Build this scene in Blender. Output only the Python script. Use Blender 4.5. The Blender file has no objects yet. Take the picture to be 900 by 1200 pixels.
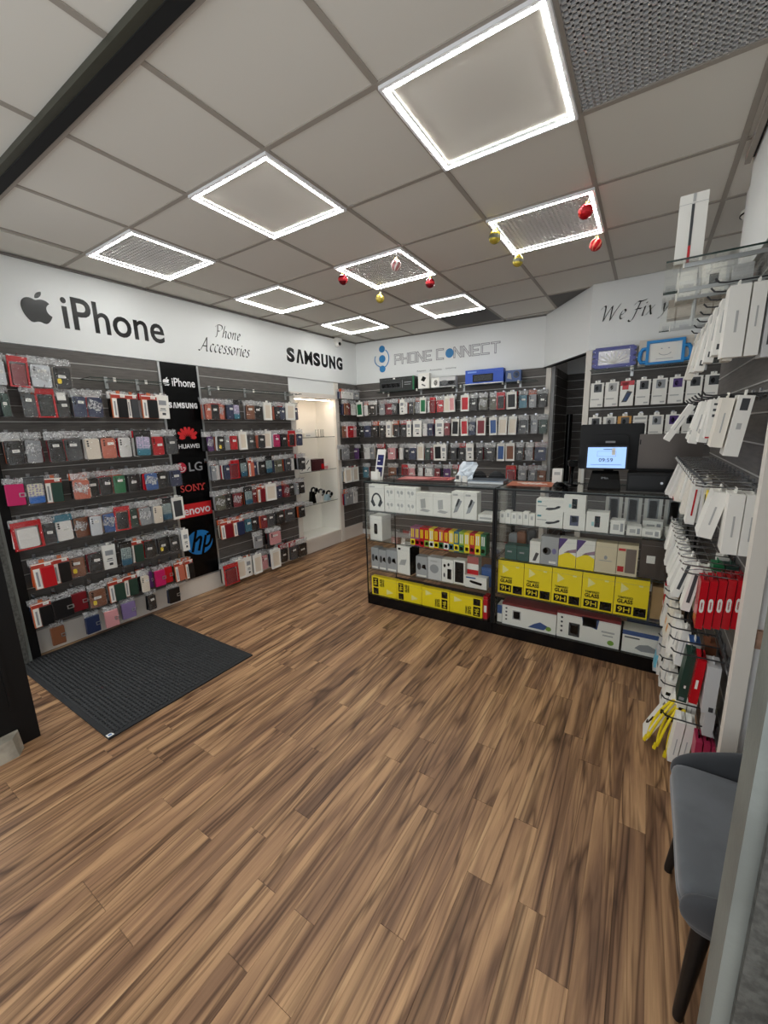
import bpy, bmesh, math, random
from mathutils import Matrix, Vector, Euler
random.seed(7)
scene = bpy.context.scene
COL = scene.collection
R = math.radians

# ------------------------------------------------------------------ camera, world, exposure
cam_d = bpy.data.cameras.new('camera'); cam = bpy.data.objects.new('camera', cam_d); COL.objects.link(cam)
cam_d.sensor_fit = 'VERTICAL'; cam_d.sensor_height = 36.0; cam_d.lens = 473.65 / 1200 * 36.0
cam_d.clip_start = 0.02; cam_d.clip_end = 60
_yaw, _pitch, _roll = -.5751, -.1993, -.0293
_f = Vector((math.sin(_yaw) * math.cos(_pitch), math.cos(_yaw) * math.cos(_pitch), math.sin(_pitch)))
_r = Vector((math.cos(_yaw), -math.sin(_yaw), 0)); _u = _r.cross(_f)
_r2 = math.cos(_roll) * _r + math.sin(_roll) * _u; _u2 = -math.sin(_roll) * _r + math.cos(_roll) * _u
_m = Matrix((( _r2.x, _u2.x, -_f.x, 2.1445), (_r2.y, _u2.y, -_f.y, -1.4933), (_r2.z, _u2.z, -_f.z, 1.5924), (0, 0, 0, 1)))
cam.matrix_world = _m
scene.camera = cam
scene.view_settings.view_transform = 'Standard'; scene.view_settings.look = 'None'
scene.view_settings.gamma = 1.0; scene.view_settings.use_curve_mapping = False
scene.view_settings.exposure = 1.06
world = bpy.data.worlds.new('street_daylight'); scene.world = world; world.use_nodes = True
world.node_tree.nodes['Background'].inputs[0].default_value = (0.93, 0.97, 1.0, 1)
world.node_tree.nodes['Background'].inputs[1].default_value = 0.72
LED_POWER = 27.0
scene.cycles.max_bounces = 8; scene.cycles.transparent_max_bounces = 24
scene.cycles.caustics_reflective = False; scene.cycles.caustics_refractive = False

# ------------------------------------------------------------------ materials
def srgb(r, g, b):
    f = lambda c: (c / 255 / 12.92) if c / 255 <= .04045 else ((c / 255 + .055) / 1.055) ** 2.4
    return (f(r), f(g), f(b), 1)
MATS = {}
def mat(name, rgb=(200, 200, 200), rough=.5, metal=0, spec=.5, emit=0, bump=0, bscale=60, var=0, vscale=6, sheen=0, coat=0):
    if name in MATS: return MATS[name]
    m = bpy.data.materials.new(name); m.use_nodes = True; MATS[name] = m
    nt = m.node_tree; b = nt.nodes['Principled BSDF']; c = srgb(*rgb)
    b.inputs['Base Color'].default_value = c; b.inputs['Roughness'].default_value = rough
    b.inputs['Metallic'].default_value = metal; b.inputs['Specular IOR Level'].default_value = spec
    if coat: b.inputs['Coat Weight'].default_value = coat; b.inputs['Coat Roughness'].default_value = .12
    if sheen: b.inputs['Sheen Weight'].default_value = sheen
    if emit:
        b.inputs['Emission Color'].default_value = c; b.inputs['Emission Strength'].default_value = emit
    if bump or var:
        tc = nt.nodes.new('ShaderNodeTexCoord')
    if bump:
        n = nt.nodes.new('ShaderNodeTexNoise'); n.inputs['Scale'].default_value = bscale; n.inputs['Detail'].default_value = 4
        bp = nt.nodes.new('ShaderNodeBump'); bp.inputs['Strength'].default_value = bump; bp.inputs['Distance'].default_value = .01
        nt.links.new(tc.outputs['Object'], n.inputs['Vector']); nt.links.new(n.outputs['Fac'], bp.inputs['Height']); nt.links.new(bp.outputs[0], b.inputs['Normal'])
    if var:
        n2 = nt.nodes.new('ShaderNodeTexNoise'); n2.inputs['Scale'].default_value = vscale; n2.inputs['Detail'].default_value = 6
        mx = nt.nodes.new('ShaderNodeMix'); mx.data_type = 'RGBA'
        mx.inputs[6].default_value = c; mx.inputs[7].default_value = tuple(x * (1 - var) for x in c[:3]) + (1,)
        rp = nt.nodes.new('ShaderNodeValToRGB'); rp.color_ramp.elements[0].position = .4; rp.color_ramp.elements[1].position = .62
        nt.links.new(tc.outputs['Object'], n2.inputs['Vector']); nt.links.new(n2.outputs['Fac'], rp.inputs[0]); nt.links.new(rp.outputs[0], mx.inputs[0])
        nt.links.new(mx.outputs[2], b.inputs['Base Color'])
    return m
def wood_floor():
    m = bpy.data.materials.new('walnut_plank'); m.use_nodes = True; nt = m.node_tree; L = nt.links.new; N = nt.nodes.new
    b = nt.nodes['Principled BSDF']; b.inputs['Roughness'].default_value = .42; b.inputs['Specular IOR Level'].default_value = .35
    tc = N('ShaderNodeTexCoord'); oi = N('ShaderNodeObjectInfo'); cx = N('ShaderNodeCombineXYZ')
    for k, mul in ((0, 37.), (1, 83.), (2, 11.)):
        mm = N('ShaderNodeMath'); mm.operation = 'MULTIPLY'; mm.inputs[1].default_value = mul; L(oi.outputs['Random'], mm.inputs[0]); L(mm.outputs[0], cx.inputs[k])
    add = N('ShaderNodeVectorMath'); L(tc.outputs['Object'], add.inputs[0]); L(cx.outputs[0], add.inputs[1])
    def noise(sx, sy, det, dist, sc=1.):
        mp = N('ShaderNodeMapping'); mp.inputs['Scale'].default_value = (sx, sy, 1); L(add.outputs[0], mp.inputs[0])
        n = N('ShaderNodeTexNoise'); n.inputs['Scale'].default_value = sc; n.inputs['Detail'].default_value = det; n.inputs['Distortion'].default_value = dist
        L(mp.outputs[0], n.inputs['Vector']); return n
    a = noise(10, .75, 4, 1.2); r1 = N('ShaderNodeValToRGB'); L(a.outputs['Fac'], r1.inputs[0])
    cr = r1.color_ramp
    cr.elements[0].position = .28; cr.elements[0].color = srgb(122, 88, 62)
    cr.elements[1].position = .74; cr.elements[1].color = srgb(218, 174, 122)
    for p, c in ((.40, (152, 111, 77)), (.50, (176, 132, 90)), (.60, (196, 150, 102))):
        e = cr.elements.new(p); e.color = srgb(*c)
    def veins(sx, sy, dist, w, dark):          # thin dark grain lines along the contours of a noise field
        s = noise(sx, sy, 2, dist); m1 = N('ShaderNodeMath'); m1.operation = 'MULTIPLY'; m1.inputs[1].default_value = 3.0; L(s.outputs['Fac'], m1.inputs[0])
        m2 = N('ShaderNodeMath'); m2.operation = 'FRACT'; L(m1.outputs[0], m2.inputs[0]); m3 = N('ShaderNodeMath'); m3.operation = 'SUBTRACT'; m3.inputs[1].default_value = .5; L(m2.outputs[0], m3.inputs[0])
        m4 = N('ShaderNodeMath'); m4.operation = 'ABSOLUTE'; L(m3.outputs[0], m4.inputs[0]); r = N('ShaderNodeValToRGB'); L(m4.outputs[0], r.inputs[0])
        r.color_ramp.elements[0].position = 0; r.color_ramp.elements[0].color = dark; r.color_ramp.elements[1].position = w; r.color_ramp.elements[1].color = (1, 1, 1, 1); return r
    r2 = veins(9, .55, 1.0, .13, (.30, .25, .22, 1)); r4 = veins(26, 1.3, .6, .20, (.40, .35, .32, 1))
    f = noise(240, 8, 3, 0); r3 = N('ShaderNodeValToRGB'); L(f.outputs['Fac'], r3.inputs[0])
    r3.color_ramp.elements[0].position = .3; r3.color_ramp.elements[0].color = (.80, .78, .76, 1); r3.color_ramp.elements[1].position = .6
    def mul(x, y, fac=1.):
        q = N('ShaderNodeMix'); q.data_type = 'RGBA'; q.blend_type = 'MULTIPLY'; q.inputs[0].default_value = fac; L(x, q.inputs[6]); L(y, q.inputs[7]); return q.outputs[2]
    c = mul(r1.outputs[0], r2.outputs[0], .9); c = mul(c, r4.outputs[0], .7); c = mul(c, r3.outputs[0], .7)
    hs = N('ShaderNodeHueSaturation'); L(c, hs.inputs['Color']); hs.inputs['Saturation'].default_value = .92
    mr = N('ShaderNodeMapRange'); mr.inputs['To Min'].default_value = .88; mr.inputs['To Max'].default_value = 1.04; L(oi.outputs['Random'], mr.inputs[0]); L(mr.outputs[0], hs.inputs['Value'])
    L(hs.outputs[0], b.inputs['Base Color'])
    bp = N('ShaderNodeBump'); bp.inputs['Strength'].default_value = .12; bp.inputs['Distance'].default_value = .002; L(f.outputs['Fac'], bp.inputs['Height']); L(bp.outputs[0], b.inputs['Normal'])
    return m
def clear(name, fac, rgb=(255, 255, 255), rough=.08, bump=0, bscale=40, tint=(255, 255, 255), fresnel=False, diffuse=False, painted_glints=False):
    """see-through film or glass: a mix of transparency with a glossy (or matt white) reflection"""
    if name in MATS: return MATS[name]
    m = bpy.data.materials.new(name); m.use_nodes = True; MATS[name] = m; nt = m.node_tree; L = nt.links.new
    nt.nodes.remove(nt.nodes['Principled BSDF'])
    tr = nt.nodes.new('ShaderNodeBsdfTransparent'); tr.inputs[0].default_value = srgb(*tint)
    if diffuse:
        gl = nt.nodes.new('ShaderNodeBsdfPrincipled'); gl.inputs['Base Color'].default_value = srgb(*rgb); gl.inputs['Roughness'].default_value = rough
        nin = gl.inputs['Normal']
    else:
        gl = nt.nodes.new('ShaderNodeBsdfGlossy'); gl.inputs['Color'].default_value = srgb(*rgb); gl.inputs['Roughness'].default_value = rough; nin = gl.inputs['Normal']
    mx = nt.nodes.new('ShaderNodeMixShader'); mx.inputs[0].default_value = fac
    L(tr.outputs[0], mx.inputs[1]); L(gl.outputs[0], mx.inputs[2]); L(mx.outputs[0], nt.nodes['Material Output'].inputs[0])
    if fresnel:
        fr = nt.nodes.new('ShaderNodeFresnel'); fr.inputs[0].default_value = 1.45
        ad = nt.nodes.new('ShaderNodeMath'); ad.operation = 'MULTIPLY_ADD'; ad.inputs[1].default_value = .3; ad.inputs[2].default_value = fac; ad.use_clamp = True
        L(fr.outputs[0], ad.inputs[0]); L(ad.outputs[0], mx.inputs[0])
    if bump:
        tc = nt.nodes.new('ShaderNodeTexCoord'); oi = nt.nodes.new('ShaderNodeObjectInfo'); add = nt.nodes.new('ShaderNodeVectorMath')
        L(tc.outputs['Object'], add.inputs[0]); L(oi.outputs['Location'], add.inputs[1])
        n = nt.nodes.new('ShaderNodeTexNoise'); n.inputs['Scale'].default_value = bscale; n.inputs['Detail'].default_value = 3; n.inputs['Distortion'].default_value = 1.5
        bp = nt.nodes.new('ShaderNodeBump'); bp.inputs['Strength'].default_value = bump; bp.inputs['Distance'].default_value = .02
        L(add.outputs[0], n.inputs['Vector']); L(n.outputs['Fac'], bp.inputs['Height']); L(bp.outputs[0], nin)
        if painted_glints:  # noise paints white flecks as the glints of crumpled film
            rp = nt.nodes.new('ShaderNodeValToRGB'); rp.color_ramp.elements[0].position = .40; rp.color_ramp.elements[0].color = (.06, .06, .06, 1); rp.color_ramp.elements[1].position = .60; rp.color_ramp.elements[1].color = (.9, .9, .9, 1)
            L(n.outputs['Fac'], rp.inputs[0]); L(rp.outputs[0], mx.inputs[0])
    return m
def dotted(name, c1, c2, c3):
    """printed dotted case that fades to a coloured foot"""
    m = bpy.data.materials.new(name); m.use_nodes = True; MATS[name] = m; nt = m.node_tree; L = nt.links.new; N = nt.nodes.new
    b = nt.nodes['Principled BSDF']; b.inputs['Roughness'].default_value = .3
    tc = N('ShaderNodeTexCoord'); v = N('ShaderNodeTexVoronoi'); v.inputs['Scale'].default_value = 60; v.inputs['Randomness'].default_value = .35
    L(tc.outputs['Object'], v.inputs['Vector'])
    r = N('ShaderNodeValToRGB'); r.color_ramp.elements[0].position = .3; r.color_ramp.elements[0].color = srgb(*c2); r.color_ramp.elements[1].position = .42; r.color_ramp.elements[1].color = srgb(*c1)
    L(v.outputs['Distance'], r.inputs[0])
    sx = N('ShaderNodeSeparateXYZ'); L(tc.outputs['Object'], sx.inputs[0])
    g = N('ShaderNodeValToRGB'); g.color_ramp.elements[0].position = .30; g.color_ramp.elements[0].color = (1, 1, 1, 1); g.color_ramp.elements[1].position = .42; g.color_ramp.elements[1].color = (0, 0, 0, 1)
    mr = N('ShaderNodeMapRange'); mr.inputs['From Min'].default_value = 0; mr.inputs['From Max'].default_value = .145; L(sx.outputs[2], mr.inputs[0]); L(mr.outputs[0], g.inputs[0])
    q = N('ShaderNodeMix'); q.data_type = 'RGBA'; L(g.outputs[0], q.inputs[0]); L(r.outputs[0], q.inputs[6]); q.inputs[7].default_value = srgb(*c3); L(q.outputs[2], b.inputs['Base Color'])
    return m

M = {}
M['plank'] = wood_floor()
M['subfloor'] = mat('subfloor', (96, 68, 46), .6)
M['wall'] = mat('white_wall_paint', (232, 232, 232), .55, bump=.03, bscale=90)
M['fascia'] = mat('white_fascia_board', (228, 230, 229), .38)
M['tile'] = mat('ceiling_tile', (220, 217, 208), .9)
M['tiledark'] = mat('grey_ceiling_grille', (120, 118, 116), .8)
M['tee'] = mat('shaded_tee_bar', (160, 153, 143), .6)  # tee grey darkened to carry the recess shading around the tiles
M['cornice'] = mat('shadow_line_angle', (120, 116, 112), .6)  # edge angle; its dark grey also draws the shadow line under the ceiling
M['eggcrate'] = mat('silver_grille', (206, 206, 206), .45, .2)
M['lens'] = mat('light_lens_grid', (214, 212, 208), .4)
M['void'] = mat('dark_void', (40, 40, 40), .9)
M['lensback'] = mat('lens_backing', (150, 147, 142), .7)
M['led'] = mat('led_strip', (250, 251, 247), .5, emit=LED_POWER)
M['ledframe'] = mat('led_white_frame', (240, 240, 242), .4)
M['slat'] = mat('grey_wood_slat', (96, 91, 87), .55, var=.28, vscale=9, bump=.1, bscale=40)
M['insert'] = mat('slat_insert', (190, 188, 184), .35, .3)
M['cream'] = mat('cream_trim', (226, 220, 210), .45)
M['skirt'] = mat('cream_skirting', (222, 214, 204), .5)
M['alu'] = mat('aluminium', (188, 190, 190), .35, .8)
M['chrome'] = mat('chrome_wire', (176, 178, 182), .22, 1)
M['darkmetal'] = mat('dark_metal', (64, 64, 66), .45, .6)
M['blackframe'] = mat('black_painted_metal', (12, 12, 13), .5, spec=.25)
M['olive'] = mat('olive_grey_metal', (66, 66, 56), .5, .2)
M['galv'] = mat('weathered_grey_metal', (138, 144, 140), .5, .3, var=.22, vscale=5, bump=.08, bscale=90)
M['galvdark'] = mat('dark_weathered_metal', (98, 99, 95), .6, .2, var=.45, vscale=55, bump=.2, bscale=120)
M['concrete'] = mat('pale_stone_sill', (170, 162, 146), .85, var=.35, vscale=12, bump=.3, bscale=60)
M['brick'] = mat('exposed_brick', (176, 140, 118), .9, bump=.5, bscale=60, var=.3, vscale=30)
M['matpile'] = mat('charcoal_mat_pile', (56, 57, 58), .95, bump=.6, bscale=400)
M['matrub'] = mat('black_rubber_edge', (38, 39, 41), .7)
M['velvet'] = mat('grey_velvet', (98, 102, 107), .75, sheen=.4, var=.22, vscale=8)
M['velvetd'] = mat('shaded_dark_velvet', (58, 60, 64), .85, sheen=.25, var=.15, vscale=10)  # dark shell velvet, deepened with the shade of its upright faces
M['legblack'] = mat('black_leg_metal', (26, 25, 25), .4, .3)
M['glass'] = clear('clear_glass', .0, (255, 255, 255), .02, tint=(253, 254, 253), fresnel=True)
M['glassedge'] = mat('glass_edge', (44, 58, 54), .15)
M['bag'] = clear('clear_bag_film', .085, (255, 255, 255), .10, bump=1.0, bscale=30)
M['bagtop'] = clear('crumpled_bag_top', .62, (240, 241, 242), .22, bump=1.0, bscale=70, diffuse=True, painted_glints=True)
M['screen'] = mat('lit_blue_screen', (150, 186, 240), .3, emit=.42)
M['black'] = mat('gloss_black', (7, 7, 8), .25, spec=.25)
M['letterblack'] = mat('black_letter_vinyl', (6, 6, 7), .25, spec=.35)
M['white'] = mat('white_card', (240, 238, 231), .5)
for _n, _c in (('pale_yellow_print', (250, 240, 160)), ('lime_card', (150, 180, 60)), ('soft_black_plastic', (11, 11, 12))): mat(_n, _c, .45, spec=.3)
PAL = dict(k=(18, 18, 20), g=(62, 64, 67), G=(150, 153, 156), n=(40, 50, 82), b=(56, 92, 150), r=(192, 22, 34), R=(126, 22, 34), m=(196, 22, 96), c=(228, 216, 198),
           w=(234, 232, 228), e=(22, 112, 66), E=(38, 66, 56), o=(204, 92, 46), s=(196, 108, 86), p=(92, 48, 112), P=(216, 150, 152), l=(138, 118, 164), t=(64, 118, 136),
           y=(240, 208, 20), v=(92, 92, 76), a=(206, 210, 214), B=(128, 80, 54))
def col(c, gloss=.35): return mat('card_' + c if c.islower() else 'card_' + c.lower() + '_deep', PAL[c], gloss)
M['pl'] = dotted('lilac_dotted_print', (196, 178, 206), (122, 138, 160), (40, 120, 140))
M['pc'] = dotted('cream_dotted_print', (222, 216, 190), (150, 140, 176), (30, 104, 190))
M['pt'] = dotted('teal_dotted_print', (150, 168, 166), (90, 110, 116), (28, 92, 120))

# ------------------------------------------------------------------ mesh builder
class MB:
    def __init__(s): s.v = []; s.f = []; s.m = []; s.mats = []; s.T = None; s.sm = []
    def mi(s, m):
        if m not in s.mats: s.mats.append(m)
        return s.mats.index(m)
    def add(s, vs, fs, m, smooth=False):
        o = len(s.v); k = s.mi(m)
        s.v += [tuple(s.T @ Vector(p)) for p in vs] if s.T else [tuple(p) for p in vs]
        for f in fs: s.f.append(tuple(i + o for i in f)); s.m.append(k); s.sm.append(smooth)
        return s
    def box(s, x0, y0, z0, x1, y1, z1, m):
        vs = [(x, y, z) for x in (x0, x1) for y in (y0, y1) for z in (z0, z1)]
        return s.add(vs, [(0, 1, 3, 2), (4, 6, 7, 5), (0, 4, 5, 1), (2, 3, 7, 6), (0, 2, 6, 4), (1, 5, 7, 3)], m)
    def pane(s, x0, y0, z0, x1, y1, z1, m, me):
        """box whose two largest faces take m and whose edges take me"""
        vs = [(x, y, z) for x in (x0, x1) for y in (y0, y1) for z in (z0, z1)]
        fx, fy, fz = [(0, 1, 3, 2), (4, 6, 7, 5)], [(0, 4, 5, 1), (2, 3, 7, 6)], [(0, 2, 6, 4), (1, 5, 7, 3)]
        d = [abs(x1 - x0), abs(y1 - y0), abs(z1 - z0)]; k = d.index(min(d))
        o = len(s.v); s.add(vs, (fx, fy, fz)[k], m); a, b = [q for q in range(3) if q != k]
        s.add(vs, (fx, fy, fz)[a] + (fx, fy, fz)[b], me); return s
    def prism(s, poly, y0, y1, m, smooth=False):
        """polygon in XZ extruded along Y"""
        n = len(poly); vs = [(x, y0, z) for x, z in poly] + [(x, y1, z) for x, z in poly]
        s.add(vs, [tuple(range(n)), tuple(range(2 * n - 1, n - 1, -1))], m)
        return s.add(vs, [(i, i + n, (i + 1) % n + n, (i + 1) % n) for i in range(n)], m, smooth)
    def rbox(s, x0, y0, z0, x1, y1, z1, r, m, n=3, e=0):
        """box with corners rounded in XZ; e = chamfer of the front rim"""
        def ring(q, y):
            rr = max(r - q, .0005); out = []
            for cx, cz, a0 in ((x1 - q - rr, z1 - q - rr, 0), (x0 + q + rr, z1 - q - rr, 90), (x0 + q + rr, z0 + q + rr, 180), (x1 - q - rr, z0 + q + rr, 270)):
                for k in range(n + 1):
                    a = R(a0 + 90 * k / n); out.append((cx + rr * math.cos(a), y, cz + rr * math.sin(a)))
            return out
        rings = [ring(e, y0), ring(0, y0 + e), ring(0, y1)] if e else [ring(0, y0), ring(0, y1)]
        k = len(rings[0]); vs = [p for q in rings for p in q]; fs = [tuple(range(k - 1, -1, -1)), tuple(range(len(vs) - k, len(vs)))]
        for j in range(len(rings) - 1):
            fs += [(j * k + i, j * k + (i + 1) % k, (j + 1) * k + (i + 1) % k, (j + 1) * k + i) for i in range(k)]
        return s.add(vs, fs, m)
    def frame(s, x0, z0, x1, z1, t, y0, y1, m):
        s.box(x0, y0, z0, x0 + t, y1, z1, m); s.box(x1 - t, y0, z0, x1, y1, z1, m)
        s.box(x0 + t, y0, z0, x1 - t, y1, z0 + t, m); return s.box(x0 + t, y0, z1 - t, x1 - t, y1, z1, m)
    def tube(s, path, r, m, n=6, cap=True):
        P = [Vector(p) for p in path]; rs = r if isinstance(r, (list, tuple)) else [r] * len(P); vs = []
        for i, p in enumerate(P):
            d = (P[min(i + 1, len(P) - 1)] - P[max(i - 1, 0)]).normalized()
            a = d.orthogonal().normalized() if i == 0 else (a0 - d * a0.dot(d)).normalized()
            a0 = a; b = d.cross(a)
            vs += [p + rs[i] * (math.cos(2 * math.pi * k / n) * a + math.sin(2 * math.pi * k / n) * b) for k in range(n)]
        fs = [(i * n + k, i * n + (k + 1) % n, (i + 1) * n + (k + 1) % n, (i + 1) * n + k) for i in range(len(P) - 1) for k in range(n)]
        s.add(vs, fs, m, True)
        if cap: s.add(vs, [tuple(range(n - 1, -1, -1)), tuple(range(len(vs) - n, len(vs)))], m)
        return s
    def lathe(s, prof, m, n=16, c=(0, 0, 0)):
        vs = [(c[0] + r * math.cos(2 * math.pi * k / n), c[1] + r * math.sin(2 * math.pi * k / n), c[2] + z) for r, z in prof for k in range(n)]
        fs = [(i * n + k, i * n + (k + 1) % n, (i + 1) * n + (k + 1) % n, (i + 1) * n + k) for i in range(len(prof) - 1) for k in range(n)]
        return s.add(vs, fs, m, True)
    def disc(s, cx, cz, rx, rz, y, m, n=24, t=.0008):
        return s.prism([(cx + rx * math.cos(2 * math.pi * k / n), cz + rz * math.sin(2 * math.pi * k / n)) for k in range(n)][::-1], y - t, y, m)
    def ribbon(s, pts, w, y, m, nib=None, t=.001):
        """flat stroke in XZ; nib=(angle) gives a broad pen"""
        n = len(pts); L = []; Rr = []
        for i, (x, z) in enumerate(pts):
            if nib is not None: dx, dz = math.cos(nib) * w / 2, math.sin(nib) * w / 2
            else:
                a, b = pts[max(i - 1, 0)], pts[min(i + 1, n - 1)]; l = math.hypot(b[0] - a[0], b[1] - a[1]) or 1
                dx, dz = -(b[1] - a[1]) / l * w / 2, (b[0] - a[0]) / l * w / 2
            L.append((x + dx, y, z + dz)); Rr.append((x - dx, y, z - dz))
        return s.add(L + Rr, [(i, i + 1, n + i + 1, n + i) for i in range(n - 1)], m)
    def mesh(s, name):
        me = bpy.data.meshes.new(name); me.from_pydata(s.v, [], s.f); me.update()
        for m in s.mats: me.materials.append(m)
        me.polygons.foreach_set('material_index', s.m); me.polygons.foreach_set('use_smooth', s.sm)
        return me
def fix_normals(me):
    b = bmesh.new(); b.from_mesh(me); bmesh.ops.recalc_face_normals(b, faces=b.faces); b.to_mesh(me); b.free(); return me
def new(name, data=None, parent=None, loc=(0, 0, 0), rot=(0, 0, 0), sc=(1, 1, 1)):
    if isinstance(data, MB): data = fix_normals(data.mesh(name))
    o = bpy.data.objects.new(name, data); COL.objects.link(o)
    o.location = loc; o.rotation_euler = rot; o.scale = sc
    if parent: o.parent = parent
    return o
def tag(o, label, cat, group=None):
    o['label'] = label; o['category'] = cat
    if group: o['group'] = group
    return o
def thing(name, label, cat, loc=(0, 0, 0), rot=(0, 0, 0), group=None): return tag(new(name, None, None, loc, rot), label, cat, group)
def structure(name, data, loc=(0, 0, 0), rot=(0, 0, 0)):
    o = new(name, data, None, loc, rot); o['kind'] = 'structure'; return o
MC = {}
def cached(key, build):
    if key not in MC: MC[key] = fix_normals(build().mesh('_'.join(str(k) for k in key)[:40]))
    return MC[key]
def text_mesh(body, w, h, m, bold=0, shear=0, ext=.0012, spacing=1.0):
    key = ('text', body, w, h, m.name, bold, shear)
    if key in MC: return MC[key]
    c = bpy.data.curves.new('lettering', 'FONT'); c.body = body; c.extrude = ext; c.offset = bold; c.shear = shear; c.space_character = spacing; c.resolution_u = 4
    o = bpy.data.objects.new('lettering', c); COL.objects.link(o); bpy.context.view_layer.update()
    me = bpy.data.meshes.new_from_object(o.evaluated_get(bpy.context.evaluated_depsgraph_get()))
    bpy.data.objects.remove(o); bpy.data.curves.remove(c)
    xs = [v.co.x for v in me.vertices]; ys = [v.co.y for v in me.vertices]; x0, x1, y0, y1 = min(xs), max(xs), min(ys), max(ys)
    for v in me.vertices: v.co = ((v.co.x - (x0 + x1) / 2) * w / (x1 - x0), -v.co.z, (v.co.y - (y0 + y1) / 2) * h / (y1 - y0))
    me.materials.clear(); me.materials.append(m); MC[key] = me
    return me
def text(body, w, h, m, parent, x, z, y=-.002, name='lettering', **k):
    return new(name, text_mesh(body, w, h, m, **k), parent, (x, y, z))

# wall frames: a point at distance s along the wall, d out of it, height z; angle of things that face the room
def LW(s, d, z): return (-1.6136 + .0228 * s + d * .99974, s - .0228 * d, z)
RL = (0, 0, math.atan2(1, .0228))
def BW(x, d, z): return (x + .0778 * d, 3.54 + .078 * (x + 1.535) - .997 * d, z)
RB = (0, 0, math.atan(.078))
def RW(y, d, z): return (2.5 - d, y, z)
RR = (0, 0, -math.pi / 2)
def WF(x, d, z): return (x, 2.945 - d, z)
ORD = 'first second third fourth fifth sixth seventh eighth ninth tenth eleventh twelfth thirteenth fourteenth fifteenth sixteenth seventeenth eighteenth nineteenth twentieth'.split()
def nth(k):
    if k < 20: return ORD[k]
    return ('twenty-' + ORD[k - 20]) if k < 29 else ('thirty-' + ORD[k - 30] if k > 29 else 'thirtieth')
H = 2.835

# ------------------------------------------------------------------ floor: one board per plank
b = MB(); b.box(-1.75, -2.2, -.08, 3.1, 5.0, -.0035, M['subfloor'])
floor = structure('floor', b)
PW, PL = .0915, .915
def plank_mesh(l):
    def build():
        b = MB(); w = PW / 2 - .0002; h = l / 2 - .0005; c = .0006
        vs = [(sx * w, sy * h, -.006) for sx, sy in ((-1, -1), (1, -1), (1, 1), (-1, 1))] + [(sx * w, sy * h, -c) for sx, sy in ((-1, -1), (1, -1), (1, 1), (-1, 1))] + \
             [(sx * (w - c), sy * (h - c), 0) for sx, sy in ((-1, -1), (1, -1), (1, 1), (-1, 1))]
        return b.add(vs, [(8, 9, 10, 11)] + [(i + o, (i + 1) % 4 + o, (i + 1) % 4 + o + 4, i + o + 4) for o in (0, 4) for i in range(4)], M['plank'])
    return cached(('plank', round(l, 3)), build)
rnd = random.Random(3); i = 0; x = -1.62
while x < 2.9:
    yend = 3.72 if x < .06 else 1.62
    y = -1.78 - rnd.choice((.1, .25, .4, .55, .7, .82))
    while y < yend:
        new('plank', plank_mesh(PL), floor, (x, y + PL / 2, 0)); y += PL
    x += PW

# ------------------------------------------------------------------ ceiling: grid of tees with a lifted tile in each bay
b = MB(); b.box(-1.75, -2.2, H + .02, 3.3, 5.0, H + .1, M['tile'])
ceiling = structure('ceiling', b)
GI, GJ = range(-3, 6), range(-4, 8)
tile_b = cached(('ceiling_tile',), lambda: MB().add([(sx * .291, sy * .291, z) for z in (0, .014) for sx, sy in ((-1, -1), (1, -1), (1, 1), (-1, 1))], [(0, 1, 2, 3), (7, 6, 5, 4), (0, 4, 5, 1), (1, 5, 6, 2), (2, 6, 7, 3), (3, 7, 4, 0)], M['tile']))
def grid_mesh(n, t, d, m, back):
    b = MB(); s = .575
    for k in range(n + 1):
        p = -s / 2 + s * k / n
        b.box(p - t, -s / 2, 0, p + t, s / 2, d, m); b.box(-s / 2, p - t, 0, s / 2, p + t, d, m)
    b.box(-s / 2, -s / 2, .012, s / 2, s / 2, .0145, back); return b
egg = cached(('eggcrate',), lambda: grid_mesh(25, .0042, .010, M['eggcrate'], M['void']))
lens = cached(('lens',), lambda: grid_mesh(24, .0050, .006, M['lens'], M['lensback']))
dark = cached(('grille',), lambda: grid_mesh(40, .0045, .01, M['tiledark'], M['void']))
LIGHTS = [(-2, 0, 1), (0, 0, 0), (2, 0, 0), (-2, 2, 0), (0, 2, 1), (2, 2, 1), (-2, 4, 0), (0, 4, 0)]
special = {(3, 0): egg, (0, 5): dark, (2, 5): dark}
for li in LIGHTS:
    if li[2]: special[li[:2]] = lens
for i in range(-3, 5):
    for j in range(-4, 7):
        me = special.get((i, j)); cx = i * .6 + .3; sx = 1
        nm = 'tile' if me is None else 'grille_tile'
        w = .6
        if i == -3: cx, sx = -1.42, .36 / .6 * .97
        new(nm, me or tile_b, ceiling, (cx, j * .6 + .3, H + .004), (0, 0, 0), (sx, 1, 1))
b = MB()
for i in range(-2, 6): b.box(i * .6 - .012, -2.2, H - .001, i * .6 + .012, 4.9, H + .006, M['tee'])
new('tee_bar', b, ceiling)['kind'] = 'stuff'
b = MB()
for j in range(-3, 8): b.box(-1.7, j * .6 - .012, H - .0014, 3.2, j * .6 + .012, H + .006, M['tee'])
new('tee_bar', b, ceiling)['kind'] = 'stuff'

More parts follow.
